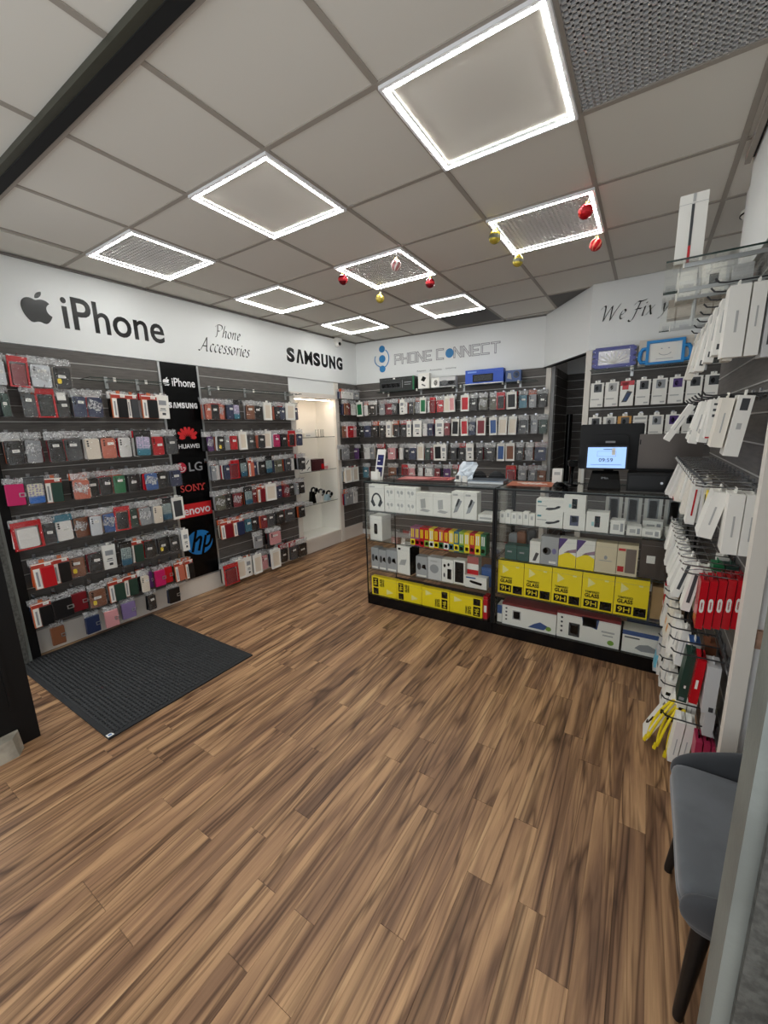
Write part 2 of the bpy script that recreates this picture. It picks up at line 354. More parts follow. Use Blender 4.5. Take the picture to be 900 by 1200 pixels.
# ------------------------------------------------------------------ LED frame lights
frame_m = cached(('ledframe',), lambda: MB().frame(-.297, -.297, .297, .297, .014, -.002, .012, M['ledframe']).frame(-.270, -.270, .270, .270, .005, -.001, .012, M['ledframe']))
strip_m = cached(('ledstrip',), lambda: MB().frame(-.283, -.283, .283, .283, .013, -.003, .004, M['led']))
where = ['over the door mat, with a ribbed lens', 'over the floor in the middle of the first row', 'over the entrance beside the square-mesh grille', 'in the second row beside the long white wall',
         'with a ribbed lens and four baubles, over the aisle', 'with a ribbed lens and four baubles, before the glass counters', 'in the last row beside the long white wall', 'in the last row above the back wall sign']
for (i, j, l), wd in zip(LIGHTS, where):
    t = thing('ceiling_light', 'square LED frame light ' + wd, 'ceiling light', (i * .6 + .3, j * .6 + .3, H - .012), (R(90), 0, 0), 'LED frame lights')      # local +Y points up
    new('frame', frame_m, t); new('diffuser_strip', strip_m, t)

# ------------------------------------------------------------------ walls
A0, A1, AZ0, AZ1, AD = 2.24, 3.0, .19, 2.03, .34          # the white alcove
b = MB(); w = M['wall']
b.box(-.62, 0, 0, A0, .12, H, w); b.box(A1, 0, 0, 3.56, .12, H, w); b.box(A0, 0, 0, A1, .12, AZ0, w); b.box(A0, 0, AZ1, A1, .12, H, w)
wall_left = structure('wall_left', b, LW(0, 0, 0), RL)
b = MB(); b.box(A0 - .02, AD, AZ0 - .03, A1 + .02, AD + .02, AZ1 + .03, M['white']); b.box(A0 - .02, .0, AZ0 - .03, A0 + .004, AD, AZ1, M['white']); b.box(A1 - .004, .0, AZ0 - .03, A1 + .02, AD, AZ1, M['white'])
b.box(A0, -.002, AZ0 - .02, A1, AD, AZ0 + .005, M['white']); b.box(A0, -.002, AZ1 - .005, A1, AD, AZ1 + .02, M['white'])
new('alcove_lining', b, wall_left)
b = MB(); b.box(A0 - .075, -.03, .0, A0, .01, AZ1 + .05, M['cream']); b.box(A1, -.03, 0, A1 + .075, .01, 2.25, M['cream']); b.box(A0 - .075, -.045, AZ1, A1 + .075, .01, AZ1 + .055, M['cream'])
new('alcove_trim', b, wall_left)
t = thing('alcove_light', 'warm strip light under the top of the white alcove', 'light', LW((A0 + A1) / 2, -.035, AZ1 - .018), RL)
new('housing', MB().box(-.34, -.012, 0, .34, .012, .012, M['white']), t); new('diffuser_strip', MB().box(-.335, -.009, -.005, .335, .009, 0, mat('warm_strip', (255, 232, 208), .5, emit=20)), t)
b = MB(); b.box(A0 - .075, -.012, AZ1 + .055, A1 + .075, 0, 2.25, M['fascia']); new('white_infill_panel', b, wall_left)
for s0, s1 in ((-.6, 3.56),):
    b = MB(); b.box(s0, -.022, 2.256, s1, 0, H, M['fascia']); new('fascia_panel', b, wall_left)
b = MB(); b.box(-.62, -.04, H - .014, 3.54, 0, H - .001, M['cornice']); new('ceiling_trim', b, wall_left)
b = MB(); b.box(-.6, -.016, 0, A0, 0, .18, M['skirt']); b.box(-.6, -.022, .165, A0, 0, .185, M['skirt']); b.box(A0, -.02, 0, 3.52, 0, .15, M['skirt']); b.box(A0, -.026, .135, 3.52, 0, AZ0, M['skirt'])
o = structure('baseboard_left', b, LW(0, 0, 0), RL)

b = MB(); b.box(-1.62, 0, 0, 1.16, .12, H, w)
wall_back = structure('wall_back', b, BW(0, 0, 0), RB)
for s0, s1 in ((-1.54, 1.06),):
    b = MB(); b.box(s0, -.022, 2.262, s1, 0, H, M['fascia']); new('fascia_panel', b, wall_back)
b = MB(); b.box(-1.54, -.035, H - .012, 1.06, 0, H - .001, M['cornice']); new('ceiling_trim', b, wall_back)
b = MB(); b.box(1.09, -.05, 0, 1.145, .01, 2.262, M['cream']); structure('trim_1', b, BW(0, 0, 0), RB)

# slanted bulkhead between the two back walls
dx, dy = 1.615 - 1.05, 2.945 - 3.735; dl = math.hypot(dx, dy)
b = MB(); b.box(0, 0, 2.262, dl, .05, H, M['fascia']); b.box(0, -.006, 2.25, dl, .05, 2.262, M['blackframe'])
structure('wall_bulkhead', b, (1.05, 3.735, 0), (0, 0, math.atan2(dy, dx)))
# passage behind the bulkhead
b = MB(); b.box(1.1, 3.78, 0, 1.17, 4.66, H, w); structure('wall_passage_side', b)
b = MB(); b.box(1.1, 4.6, 0, 3.2, 4.7, H, w); structure('wall_passage_end', b)
# staff wall
b = MB(); b.box(1.615, 0, 0, 3.2, .1, H, w)
wall_staff = structure('wall_staff', b, WF(0, 0, 0))
b = MB(); b.box(1.615, -.02, 2.27, 3.2, 0, H, M['fascia']); new('fascia_panel', b, wall_staff)
b = MB(); b.box(1.6, -.045, 0, 1.65, .01, 2.262, M['cream']); structure('trim_2', b, WF(0, 0, 0))
# wall with the hooks
b = MB(); b.box(2.5, .22, 0, 2.95, 1.78, H, w)
wall_right = structure('wall_right', b)
b = MB(); b.box(2.465, .25, 2.262, 2.5, 1.38, H, M['fascia']); new('fascia_panel', b, wall_right)
b = MB(); b.box(2.458, .195, 0, 2.502, .245, 2.262, M['cream']); new('end_trim', b, wall_right)
b = MB(); b.box(2.504, .203, .842, 2.56, .2195, .905, M['brick']); new('brick', b, wall_right)
b = MB(); b.box(2.95, -.62, 0, 3.05, 1.8, H, w); structure('wall_alcove', b)
b = MB(); b.box(3.2, 1.7, 0, 3.3, 4.7, H, w); structure('wall_staff_side', b)
b = MB(); b.box(2.43, -.55, H - .035, 2.452, 1.36, H - .002, M['tee']); b.box(2.452, -.55, H - .012, 2.5, 1.36, H - .002, M['blackframe']); structure('trim_3', b)  # ceiling edge trim; the black strip stands for shade in the open slot

# slat panels -----------------------------------------------------------------
ubox = {}
def unit_box(m):
    return cached(('unit', m.name), lambda: MB().box(0, 0, 0, 1, 1, 1, m))
def slat_panel(label, loc, rot, x0, x1, z0, z1, pitch=.1095):
    t = thing('slatwall_panel', label, 'display panel', loc, rot, 'grey slatwall panels')
    new('backing', unit_box(M['darkmetal']), t, (x0, -.006, z0), (0, 0, 0), (x1 - x0, .005, z1 - z0))
    z = z0
    while z < z1 - .02:
        zt = min(z + pitch, z1)
        new('slat', unit_box(M['slat']), t, (x0, -.018, z + .005), (0, 0, 0), (x1 - x0, .014, zt - z - .007))
        new('insert_strip', unit_box(M['insert']), t, (x0, -.0195, z), (0, 0, 0), (x1 - x0, .014, .0055))
        z += pitch
    return t
P_MAT = slat_panel('wide grey slatwall panel above the door mat', LW(0, 0, 0), RL, -.575, .615, .19, 2.252)
P_MID = slat_panel('grey slatwall panel between the logo board and the white alcove', LW(0, 0, 0), RL, 1.005, A0 - .075, .19, 2.252)
P_END = slat_panel('narrow grey slatwall panel in the corner past the alcove', LW(0, 0, 0), RL, A1 + .075, 3.54, .19, 2.252)
P_BACK = slat_panel('long grey slatwall panel under the blue-dotted shop sign', BW(0, 0, 0), RB, -1.53, 1.09, .08, 2.262)
P_PASS = slat_panel('grey slatwall panel on the side of the passage', (1.17, 0, 0), (0, 0, R(90)), 3.8, 4.6, .08, 2.25)
P_PEND = slat_panel('grey slatwall panel at the end of the passage', (0, 4.6, 0), (0, 0, 0), 1.19, 2.6, .08, 2.25)
P_STAFF = slat_panel('grey slatwall panel behind the till', WF(0, 0, 0), (0, 0, 0), 1.65, 3.1, .08, 2.262)
P_HOOK = slat_panel('grey slatwall panel full of boxed accessories beside the chair', RW(0, 0, 0), RR, -1.76, -.245, .08, 2.262)

# ------------------------------------------------------------------ shopfront around the opening
b = MB(); b.box(-1.66, -.645, H - .026, 2.9, -.612, H + .0, M['olive']); b.box(-1.66, -.618, H - .030, 2.9, -.572, H, mat('matt_black_rail', (9, 9, 9), .9)); b.box(-1.66, -.572, H - .016, 2.9, -.545, H - .002, M['tee'])
structure('beam', b)
b = MB(); b.box(-1.72, -.86, 0, -1.52, -.64, H, M['galv']); b.box(-1.535, -.80, 0, -1.505, -.765, H, M['alu']); b.box(-1.53, -.70, 0, -1.508, -.66, H, M['galvdark']); b.box(-1.7, -.64, 0, -1.545, -.58, H, M['blackframe'])
structure('jamb_mat_side', b)
b = MB(); z = M['galv']; d = M['galvdark']
b.box(2.342, -.685, 0, 2.368, -.60, H, z); b.box(2.368, -.70, 0, 2.42, -.60, H, d); b.box(2.42, -.75, 0, 2.435, -.6, H, z); b.box(2.435, -.70, 0, 2.455, -.6, H, M['blackframe']); b.box(2.455, -.74, 0, 2.62, -.6, H, d); b.box(2.62, -.74, 0, 2.95, -.62, H, z)
structure('jamb_chair_side', b)
# side window of the porch: dark frame with its glass over a stone sill
b = MB(); b.box(-.62, -1.06, 0, -.53, -.905, 2.78, M['blackframe']); b.box(-.62, -2.1, .10, -.535, -.985, .26, M['blackframe']); b.box(-.62, -2.1, 2.6, -.535, -.985, 2.78, M['blackframe']); b.box(-.535, -1.0, .22, -.52, -.985, 2.7, M['blackframe'])
win = structure('window_1', b)
b = MB(); b.pane(-.585, -2.1, .26, -.575, -.985, 2.6, M['glass'], M['glassedge']); new('glass_pane', b, win)
b = MB(); b.add([(-.70, -2.1, 0), (-.445, -2.1, 0), (-.445, -1.02, 0), (-.50, -.985, 0), (-.70, -.985, 0), (-.70, -2.1, .10), (-.46, -2.1, .10), (-.46, -1.03, .10), (-.52, -.99, .10), (-.70, -.99, .10)],
                [(0, 1, 2, 3, 4), (9, 8, 7, 6, 5), (0, 5, 6, 1), (1, 6, 7, 2), (2, 7, 8, 3), (3, 8, 9, 4), (4, 9, 5, 0)], M['concrete'])
new('window_sill', b, win)

# ------------------------------------------------------------------ door mat
t = thing('door_mat', 'large charcoal ribbed door mat below the phone cases', 'mat', (-.85, -.245, 0))
b = MB(); b.box(-.69, -.48, .0005, .69, .48, .006, M['matrub']); new('rubber_backing', b, t)
b = MB(); b.frame(-.69, -.48, .69, .48, .028, -.009, -.004, M['matrub']); o = new('rubber_edging', b, t, (0, 0, 0), (R(-90), 0, 0)); o.location.z = 0
b = MB()
for k in range(40):
    y = -.445 + .89 * k / 39
    b.add([(-.66, y - .0085, .006), (.66, y - .0085, .006), (.66, y + .0085, .006), (-.66, y + .0085, .006), (-.66, y - .005, .0115), (.66, y - .005, .0115), (.66, y + .005, .0115), (-.66, y + .005, .0115)],
          [(4, 5, 6, 7), (0, 1, 5, 4), (1, 2, 6, 5), (2, 3, 7, 6), (3, 0, 4, 7)], M['matpile'])
for k in range(46):
    x = -.65 + 1.30 * k / 45; b.box(x - .0035, -.455, .006, x + .0035, .455, .0106, M['matrub'])
o = new('ribbed_pile', b, t); o['kind'] = 'stuff'
b = MB(); b.box(.65, -.478, .0096, .68, -.447, .0106, M['white']); b.box(.657, -.471, .0106, .673, -.455, .011, mat('pale_blue_print', (110, 140, 190), .5)); o = new('corner_label', b, t); o['label'] = 'small white label'

# ------------------------------------------------------------------ phone cases on hooks
# each entry: place along the wall (m) : width (mm) : kind and colour
LEFT=[
('r0',2.150,0.200,"-0.50:56:ba -0.40:113:rR -0.28:132:ga -0.15:120:bk*"),
('r1',1.950,0.200,"-0.50:52:bE -0.38:88:bg -0.28:119:rk -0.18:89:bk+ -0.07:100:bn 0.04:118:bn~ 0.19:120:ok 0.30:94:og 0.44:136:ok 0.56:114:ww"),
('r2',1.640,0.210,"-0.50:107:bk -0.39:104:bG~ -0.28:106:bk -0.17:118:bg -0.04:115:bc. 0.07:122:bs 0.20:110:bw 0.32:138:pl 0.46:117:br 0.59:125:bg"),
('r3',1.330,0.190,"-0.54:106:fm -0.43:123:pc -0.32:105:oE -0.17:125:gs -0.08:115:bk 0.02:103:bk- 0.12:102:be 0.23:107:bk 0.34:121:bb~ 0.46:113:bk 0.58:127:bn"),
('r4',1.040,0.200,"-0.53:174:rw -0.40:88:bk -0.31:120:bw% -0.20:104:bB~ -0.11:92:ba -0.01:103:bb~ 0.09:121:rk 0.18:86:bE 0.27:111:bG~ 0.37:94:bc. 0.47:107:pt 0.57:112:xg"),
('r5',0.740,0.200,"-0.49:129:or -0.38:112:ok -0.27:114:bB* -0.15:109:bk- -0.04:97:ww 0.06:103:pt 0.16:115:oE 0.28:106:bk 0.39:104:bk* 0.49:102:bk- 0.57:64:ww"),
('r6',0.450,0.190,"-0.54:119:ok -0.42:132:fk -0.30:113:fR -0.18:138:bB* -0.04:124:oE 0.08:111:oE 0.18:76:bc 0.24:42:fp 0.31:95:fm 0.39:91:fr 0.49:88:os 0.58:83:ok"),
('r7',0.240,0.180,"-0.47:90:fB -0.25:106:fn -0.12:103:fP 0.03:117:fl 0.23:86:bk 0.42:109:fk"),
('q0',1.930,0.190,"0.98:73:bs 1.06:103:bk 1.14:58:bs~ 1.22:89:bn 1.31:93:pl 1.46:121:bB 1.59:126:bk 1.71:108:xw 1.83:87:bk 1.92:91:bn 2.03:134:xc 2.15:98:bn"),
('q1',1.620,0.185,"0.97:73:bp~ 1.06:95:bk* 1.15:69:bG 1.24:102:br 1.34:95:xw 1.44:110:bg 1.57:104:bk 1.68:120:xw 1.80:113:bm 1.92:105:bk 2.03:108:rk 2.14:113:bn"),
('q2',1.335,0.190,"0.97:56:bG 1.02:57:bw 1.09:78:bn 1.20:123:rR 1.31:96:pt 1.41:66:os 1.47:67:bn 1.56:105:bk 1.67:110:pt 1.79:127:bv 1.95:107:bg 2.03:69:bw 2.14:114:bk"),
('q3',1.030,0.190,"1.00:134:bv~ 1.10:70:bk 1.20:113:bR~ 1.34:109:pt 1.43:101:bR 1.54:106:oR 1.67:148:xw 1.80:91:bn 1.89:93:bR~ 1.99:97:bk 2.07:56:bG 2.16:131:bk"),
('q4',0.730,0.190,"1.04:138:oR 1.18:136:on 1.32:98:bt 1.42:102:bk 1.51:94:bR 1.62:110:bg 1.76:141:bk 1.93:178:bg 2.14:117:bk"),
('q5',0.270,0.220,"1.02:170:rR 1.18:139:xw 1.27:88:ww 1.38:114:xw 1.50:95:bP 1.62:137:xw 1.80:120:bk 1.93:125:bg 2.08:175:bk"),
('qx',0.520,0.190,"1.42:127:bG 1.63:186:bP"),
]
BACK=[
('b0',2.000,0.200,"-1.41:101:xe -1.32:72:bw -1.20:140:bk -1.06:110:bG -0.94:121:bR -0.83:92:bg~ -0.73:78:ww -0.67:51:bw -0.60:76:bg -0.50:100:bG~ -0.41:86:xe -0.35:36:bw -0.29:84:rR -0.18:106:br -0.09:82:xc -0.01:80:xP 0.15:111:xr 0.26:98:bk 0.38:117:bv~ 0.50:94:bv 0.60:102:rk 0.72:120:xk 0.85:108:bt 0.96:96:bG 1.07:103:bk"),
('b1',1.710,0.215,"-1.41:102:bk -1.28:129:bn -1.17:98:bk -1.05:97:bk -0.95:81:ww -0.88:54:xB -0.82:79:bk -0.72:105:bk -0.63:64:ww -0.52:127:ww -0.41:74:bw -0.32:98:bn -0.20:120:ww -0.09:94:bR 0.02:104:xk 0.14:101:xr 0.25:99:bn~ 0.36:119:xR 0.51:95:xb 0.63:103:xc 0.74:101:xw 0.87:118:bg 0.99:96:bG 1.09:103:bE"),
('b2',1.390,0.215,"-1.51:135:bp -1.33:117:bw -1.23:86:bG -1.09:141:bk -0.91:136:bP -0.76:66:bw -0.69:92:bk -0.58:116:bn -0.47:102:xw -0.37:75:bE -0.31:49:bR -0.22:122:xk -0.12:71:ww 0.00:93:bk 0.11:103:bk 0.21:101:ww 0.34:88:bk 0.48:140:bk 0.61:95:xb 0.72:113:xB 0.84:100:bg 0.95:99:bG~ 1.08:144:bn"),
('b3',1.110,0.210,"-1.36:104:bt -0.92:151:bB -0.71:107:rR -0.59:117:bP -0.48:90:bw -0.35:126:bw -0.23:98:bR -0.09:120:bp 0.03:94:bv 0.74:124:rR 0.88:111:bG 0.99:98:bG 1.10:116:bB"),
]
ENDW=[
('e0',2.010,0.200,"3.06:92:bB 3.16:115:bR 3.28:118:bw"),
('e1',1.710,0.210,"3.04:93:bB 3.14:153:br 3.28:119:bP"),
('e2',1.400,0.210,"3.03:94:bG 3.13:96:bG~"),
('e3',1.080,0.210,"3.12:136:xw 3.28:142:xw"),
('e4',0.770,0.230,"3.04:96:bG 3.14:98:bG 3.25:122:bw"),
('ex',2.160,0.130,"3.06:92:bw 3.15:132:bw 3.26:98:bw 3.36:140:bG"),
]

NAMES = dict(k='black', g='dark grey', G='light grey', n='navy', b='blue', r='red', R='dark red', m='magenta', c='cream', w='white', e='green', E='dark green', o='orange', s='salmon',
             p='purple', P='pink', l='lilac', t='teal', y='yellow', v='olive', a='clear', B='brown')
def case_mesh(c):
    def build():
        b = MB(); b.rbox(-.041, -.012, 0, .041, 0, .15, .012, col(c), 3, .002); return b
    return cached(('case', c), build)
def lens_mesh():
    def build():
        b = MB()
        for dz in (0, -.017, -.033): b.disc(0, dz, .006, .006, 0, M['black'], 10, .0016)
        return b
    return cached(('camera',), build)
rb = random.Random(11)
def film_mesh(k):
    def build():
        b = MB(); r = random.Random(k); nx, nz = 4, 7; W2, HH = .05, .20
        vs = [(-W2 + 2 * W2 * i / nx, -.006 * (0 < i < nx) - r.uniform(0, .005), -HH * j / nz) for j in range(nz + 1) for i in range(nx + 1)]
        fs = [(j * (nx + 1) + i, j * (nx + 1) + i + 1, (j + 1) * (nx + 1) + i + 1, (j + 1) * (nx + 1) + i) for j in range(nz) for i in range(nx)]
        return b.add(vs, fs, M['bag'], True)
    return cached(('film', k), build)
def crumple_mesh(k):
    def build():
        b = MB(); r = random.Random(50 + k); nx, nz = 6, 4; W2, HH = .05, .045
        vs = [(-W2 + 2 * W2 * i / nx, -r.uniform(0, .013), .012 - HH * j / nz + r.uniform(-.005, .005)) for j in range(nz + 1) for i in range(nx + 1)]
        fs = [(j * (nx + 1) + i, j * (nx + 1) + i + 1, (j + 1) * (nx + 1) + i + 1, (j + 1) * (nx + 1) + i) for j in range(nz) for i in range(nx)]
        return b.add(vs, fs, M['bagtop'])
    return cached(('crumple', k), build)
def sticker_mesh():
    def build():
        b = MB(); b.box(-.019, -.0008, -.010, .019, 0, .010, M['white']); b.box(-.014, -.0011, .001, .013, -.0008, .0035, mat('grey_print', (150, 150, 150), .6)); b.box(-.014, -.0011, -.005, .006, -.0008, -.0028, mat('grey_print')); return b
    return cached(('sticker',), build)
def window_mesh(c):
    def build():
        b = MB(); b.box(-.05, -.016, -.2, .05, 0, 0, M['white']); b.box(-.036, -.0165, -.178, .036, -.016, -.03, col('c', .3) if c in 'wc' else col(c)); b.frame(-.05, -.2, .05, 0, .012, -.022, -.016, M['white'])
        b.box(-.014, -.006, 0, .014, -.003, .022, M['white']); return b
    return cached(('window', c), build)
def orange_meshes(c):
    a = cached(('carton',), lambda: MB().box(-.05, -.014, -.2, .05, 0, -.012, mat('carton_orange', (208, 116, 76), .4)).box(-.05, -.0145, -.046, .05, -.014, -.020, mat('carton_red_print', (176, 58, 44), .4)).box(-.05, -.0145, -.020, .05, -.014, -.012, M['white']).box(-.012, -.008, -.012, .012, -.005, .012, mat('carton_orange')))
    s = cached(('strip',), lambda: MB().box(-.046, -.0165, -.196, -.017, -.014, -.048, M['white']).box(-.037, -.0169, -.18, -.027, -.0165, -.07, col('G')))
    d = cached(('cover', c), lambda: MB().rbox(-.015, -.024, -.198, .049, -.014, -.046, .006, col(c), 2, .002))
    return a, s, d
def pouch_mesh():
    return cached(('pouch',), lambda: MB().frame(-.05, -.2, .05, 0, .010, -.012, -.002, col('r', .2)).box(-.05, -.013, -.038, .05, -.002, 0, col('r', .2)))
def card_mesh(c):
    return cached(('blackcard', c), lambda: MB().box(-.05, -.006, -.19, .05, -.002, .01, col(c)))
def pattern_mesh(c):
    return cached(('pattern', c), lambda: MB().rbox(-.038, -.012, 0, .038, 0, .145, .010, M['p' + c], 3, .002))
def printed_mesh():
    def build():
        b = MB(); g = col('G'); k = col('g'); b.box(-.05, -.018, -.2, .05, 0, 0, M['white']); b.box(-.012, -.008, 0, .012, -.005, .018, M['white'])
        b.box(-.03, -.0185, -.085, .03, -.018, -.045, g); b.box(-.02, -.0188, -.12, .02, -.018, -.112, k); b.box(-.025, -.0188, -.135, .025, -.018, -.128, g); b.box(-.008, -.0188, -.17, .02, -.018, -.15, k); return b
    return cached(('printed',), build)
def flip_meshes(c):
    a = cached(('flip', c), lambda: MB().rbox(-.048, -.024, -.185, .048, -.002, -.03, .006, col(c, .45), 2, .003))
    k = cached(('clasp',), lambda: MB().frame(.018, -.125, .05, -.095, .005, -.028, -.024, M['alu']).box(.046, -.0281, -.123, .052, -.0279, -.097, M['alu']))
    return a, k
hook_m = cached(('hook',), lambda: MB().box(-.012, -.024, -.02, .012, -.018, .025, M['chrome']).tube([(0, -.02, 0), (0, -.14, 0), (0, -.17, .004), (0, -.182, .016)], .0026, M['chrome'], 5))
STACK = MB()          # the packs behind the front ones on the same hooks
SINGLE = [0]
def pack(tok, W, Hh, F, rot, s, z, d, label, group, panel, place=None):
    """one pack hanging with its front d metres out of the wall"""
    k, c = tok[0], tok[1]; ext = tok[2:]; sx = W / .100; sz = Hh / .2
    nm = dict(b='phone_case_bag', g='phone_case_bag', x='phone_case_box', o='wallet_case_box', r='phone_case_pouch', p='printed_case_card', w='printed_carton', f='wallet_case')[k]
    t = thing(nm, label, 'phone case', F(s, d, z), (0, R(rb.uniform(-2.2, 2.2)), rot[2] + R(rb.uniform(-5, 5))), group)
    sc = (sx, 1, sz); q = rb.randrange(8)
    if k in 'bg':
        pc = new('phone_case', case_mesh(c), t, (0, 0, -.193 * sz), (0, 0, 0), (sx * 1.04, 1, sz)); new('camera_ring', lens_mesh(), pc, (-.026, -.012, .131))
        new('bag_film', film_mesh(q), t, (0, -.013, 0), (0, 0, 0), sc); new('bag_top', crumple_mesh(q), t, (0, -.004, 0), (0, 0, 0), sc)
        if '~' in ext or k == 'g': new('bag_crease', crumple_mesh((q + 3) % 8), t, (0, -.014, -.09 * sz), (0, R(20), 0), (sx * .8, 1, sz * 1.6))
        if '*' in ext:
            g = cached(('bead',), lambda: MB().rbox(-.012, -.018, -.16, .012, -.013, -.125, .008, col('y'), 3)); new('gold_charm', g, t, (-.02 * sx, 0, 0))
        if '~' not in ext and '.' not in ext: new('price_sticker', sticker_mesh(), t, (rb.uniform(-.008, .012), -.0185, -Hh * rb.choice((.42, .48, .55))), (0, R(rb.uniform(-4, 4)), 0), (sx, 1, 1))
        if '+' in ext: new('paper_label', cached(('paperlabel',), lambda: MB().box(-.026, -.021, -.075, .026, -.0205, -.02, M['white'])), t)
        if '%' in ext: new('coloured_bag_top', cached(('tealtop',), lambda: MB().box(-.05, -.016, -.045, .05, -.002, .004, col('t', .2)).box(-.05, -.010, -.2, -.042, -.002, -.04, col('t', .2))), t, (0, 0, 0), (0, 0, 0), sc)
    elif k == 'x': new('window_box', window_mesh(c), t, (0, 0, 0), (0, 0, 0), sc)
    elif k == 'o':
        a, st, dd = orange_meshes(c); new('carton', a, t, sc=sc); new('info_strip', st, t, sc=sc); new('wallet_cover', dd, t, sc=sc); new('price_sticker', sticker_mesh(), t, (.024 * sx, -.0150, -.028 * sz), (0, 0, 0), (.8 * sx, 1, 1))
    elif k == 'r':
        new('red_pouch', pouch_mesh(), t, sc=sc); new('phone_case', case_mesh(c), t, (0, -.001, -.188 * sz), (0, 0, 0), (sx * .84, 1, sz * .92)); new('bag_film', film_mesh(q), t, (0, -.014, 0), (0, 0, 0), sc)
    elif k == 'p':
        new('backing_card', card_mesh('k' if c != 'c' else 'g'), t, sc=sc); new('printed_case', pattern_mesh(c), t, (0, -.006, -.186 * sz), (0, 0, 0), sc); new('bag_film', film_mesh(q), t, (0, -.019, 0), (0, 0, 0), sc)
    elif k == 'w': new('carton', printed_mesh(), t, sc=sc)
    elif k == 'f':
        a, kk = flip_meshes(c); new('flip_cover', a, t, sc=sc); new('clasp', kk, t, sc=sc); new('bag_top', crumple_mesh(q), t, (0, -.006, -.004), (0, 0, 0), sc)
    new('hook', hook_m, panel, panel.matrix_basis.inverted() @ Vector(F(s, 0, z + .006)))
    n = rb.choice((1, 2, 3, 3, 4)) if k != 'f' else 1
    for j in range(n):
        dd = d - .021 * (j + 1) - rb.uniform(0, .006)
        if dd < .026: break
        STACK.T = Matrix.Translation(F(s + rb.uniform(-.006, .006), dd, z)) @ Euler((0, R(rb.uniform(-3, 3)), rot[2] + R(rb.uniform(-7, 7)))).to_matrix().to_4x4() @ Matrix.Diagonal((sx, 1, sz, 1))
        cc = rb.choice('kkkkkggGGnnRrwwcsova'); w2 = rb.uniform(.04, .045)
        if j == 0 and place and SINGLE[0] < 136:      # the second pack on a hook is still a thing of its own
            SINGLE[0] += 1
            t2 = thing('phone_case_bag', '%s bagged phone case hung behind the %s' % (NAMES[cc], place), 'phone case', F(s + rb.uniform(-.006, .006), dd, z), (0, R(rb.uniform(-3, 3)), rot[2] + R(rb.uniform(-7, 7))), group)
            new('phone_case', case_mesh(cc), t2, (0, 0, -.193 * sz), (0, 0, 0), (sx * 1.04, 1, sz)); new('bag_top', crumple_mesh(q), t2, (0, -.004, 0), (0, 0, 0), sc)
            continue
        STACK.rbox(-w2, -.012, -.193, w2, 0, -.045, .01, col(cc), 2)
        STACK.box(-.048, -.008, -.045, .048, -.003, .008, M['bagtop'] if rb.random() < .75 else col(rb.choice('wwro')))
LOOK = dict(b='bagged phone case', g='crumpled phone bag', x='window box', o='orange wallet box', r='red-edged pouch', p='dotted phone case', w='printed carton', f='flip case')
def hang(rows, F, rot, panel, d, rowname, order, group, place=None):
    for ri, (nm, z, h, tx) in enumerate(rows):
        for i, tk in enumerate(tx.split()):
            s, wd, tok = tk.split(':'); c = tok[1]
            cn = dict(l='lilac', c='cream', t='teal')[c] if tok[0] == 'p' else NAMES[c]
            if tok[0] == 'w': cn = 'white'
            lab = '%s %s, %s %s in the %s' % (cn, LOOK[tok[0]], nth(i), order, rowname(nm, ri))
            dd = d + (.035 if (i * 7 + ri * 3) % 5 == 0 else 0) + rb.uniform(-.03, .012)
            pack(tok, int(wd) / 1000 * .97, h, F, rot, float(s), z, dd, lab, group, panel, place('%s %s' % (nth(i), order), nm, ri) if place else None)
ROWW = ['top', 'second', 'third', 'fourth', 'fifth', 'sixth', 'seventh', 'lowest']
hang(LEFT[:8], LW, RL, P_MAT, .14, lambda n, r: ROWW[r] + ' row above the mat', 'from the door', 'phone cases above the door mat', lambda o, n, r: '%s, %s row above mat' % (o, ROWW[r]))
hang(LEFT[8:], LW, RL, P_MID, .14, lambda n, r: (['top', 'second', 'third', 'fourth', 'fifth', 'lowest'][r] + ' row by the alcove') if n != 'qx' else 'short row by the alcove', 'from logo board', 'phone cases beside the white alcove', lambda o, n, r: '%s, %s row' % (o, n == 'qx' and 'short' or ROWW[r] if r < 5 else 'lowest'))
hang(BACK, BW, RB, P_BACK, .13, lambda n, r: ['top', 'second', 'third', 'fourth'][r] + ' row under the shop sign', 'from corner', 'phone cases on the back wall')
hang(ENDW, LW, RL, P_END, .12, lambda n, r: (['top', 'second', 'third', 'fourth', 'fifth'][r] + ' row of the corner panel') if n != 'ex' else 'high row of the corner panel', 'from alcove', 'phone cases in the corner past the alcove')
STACK.T = None
o = tag(new('phone_case_packs', STACK), 'phone case packs hanging behind the front ones on all the wall hooks', 'phone case'); o['kind'] = 'stuff'

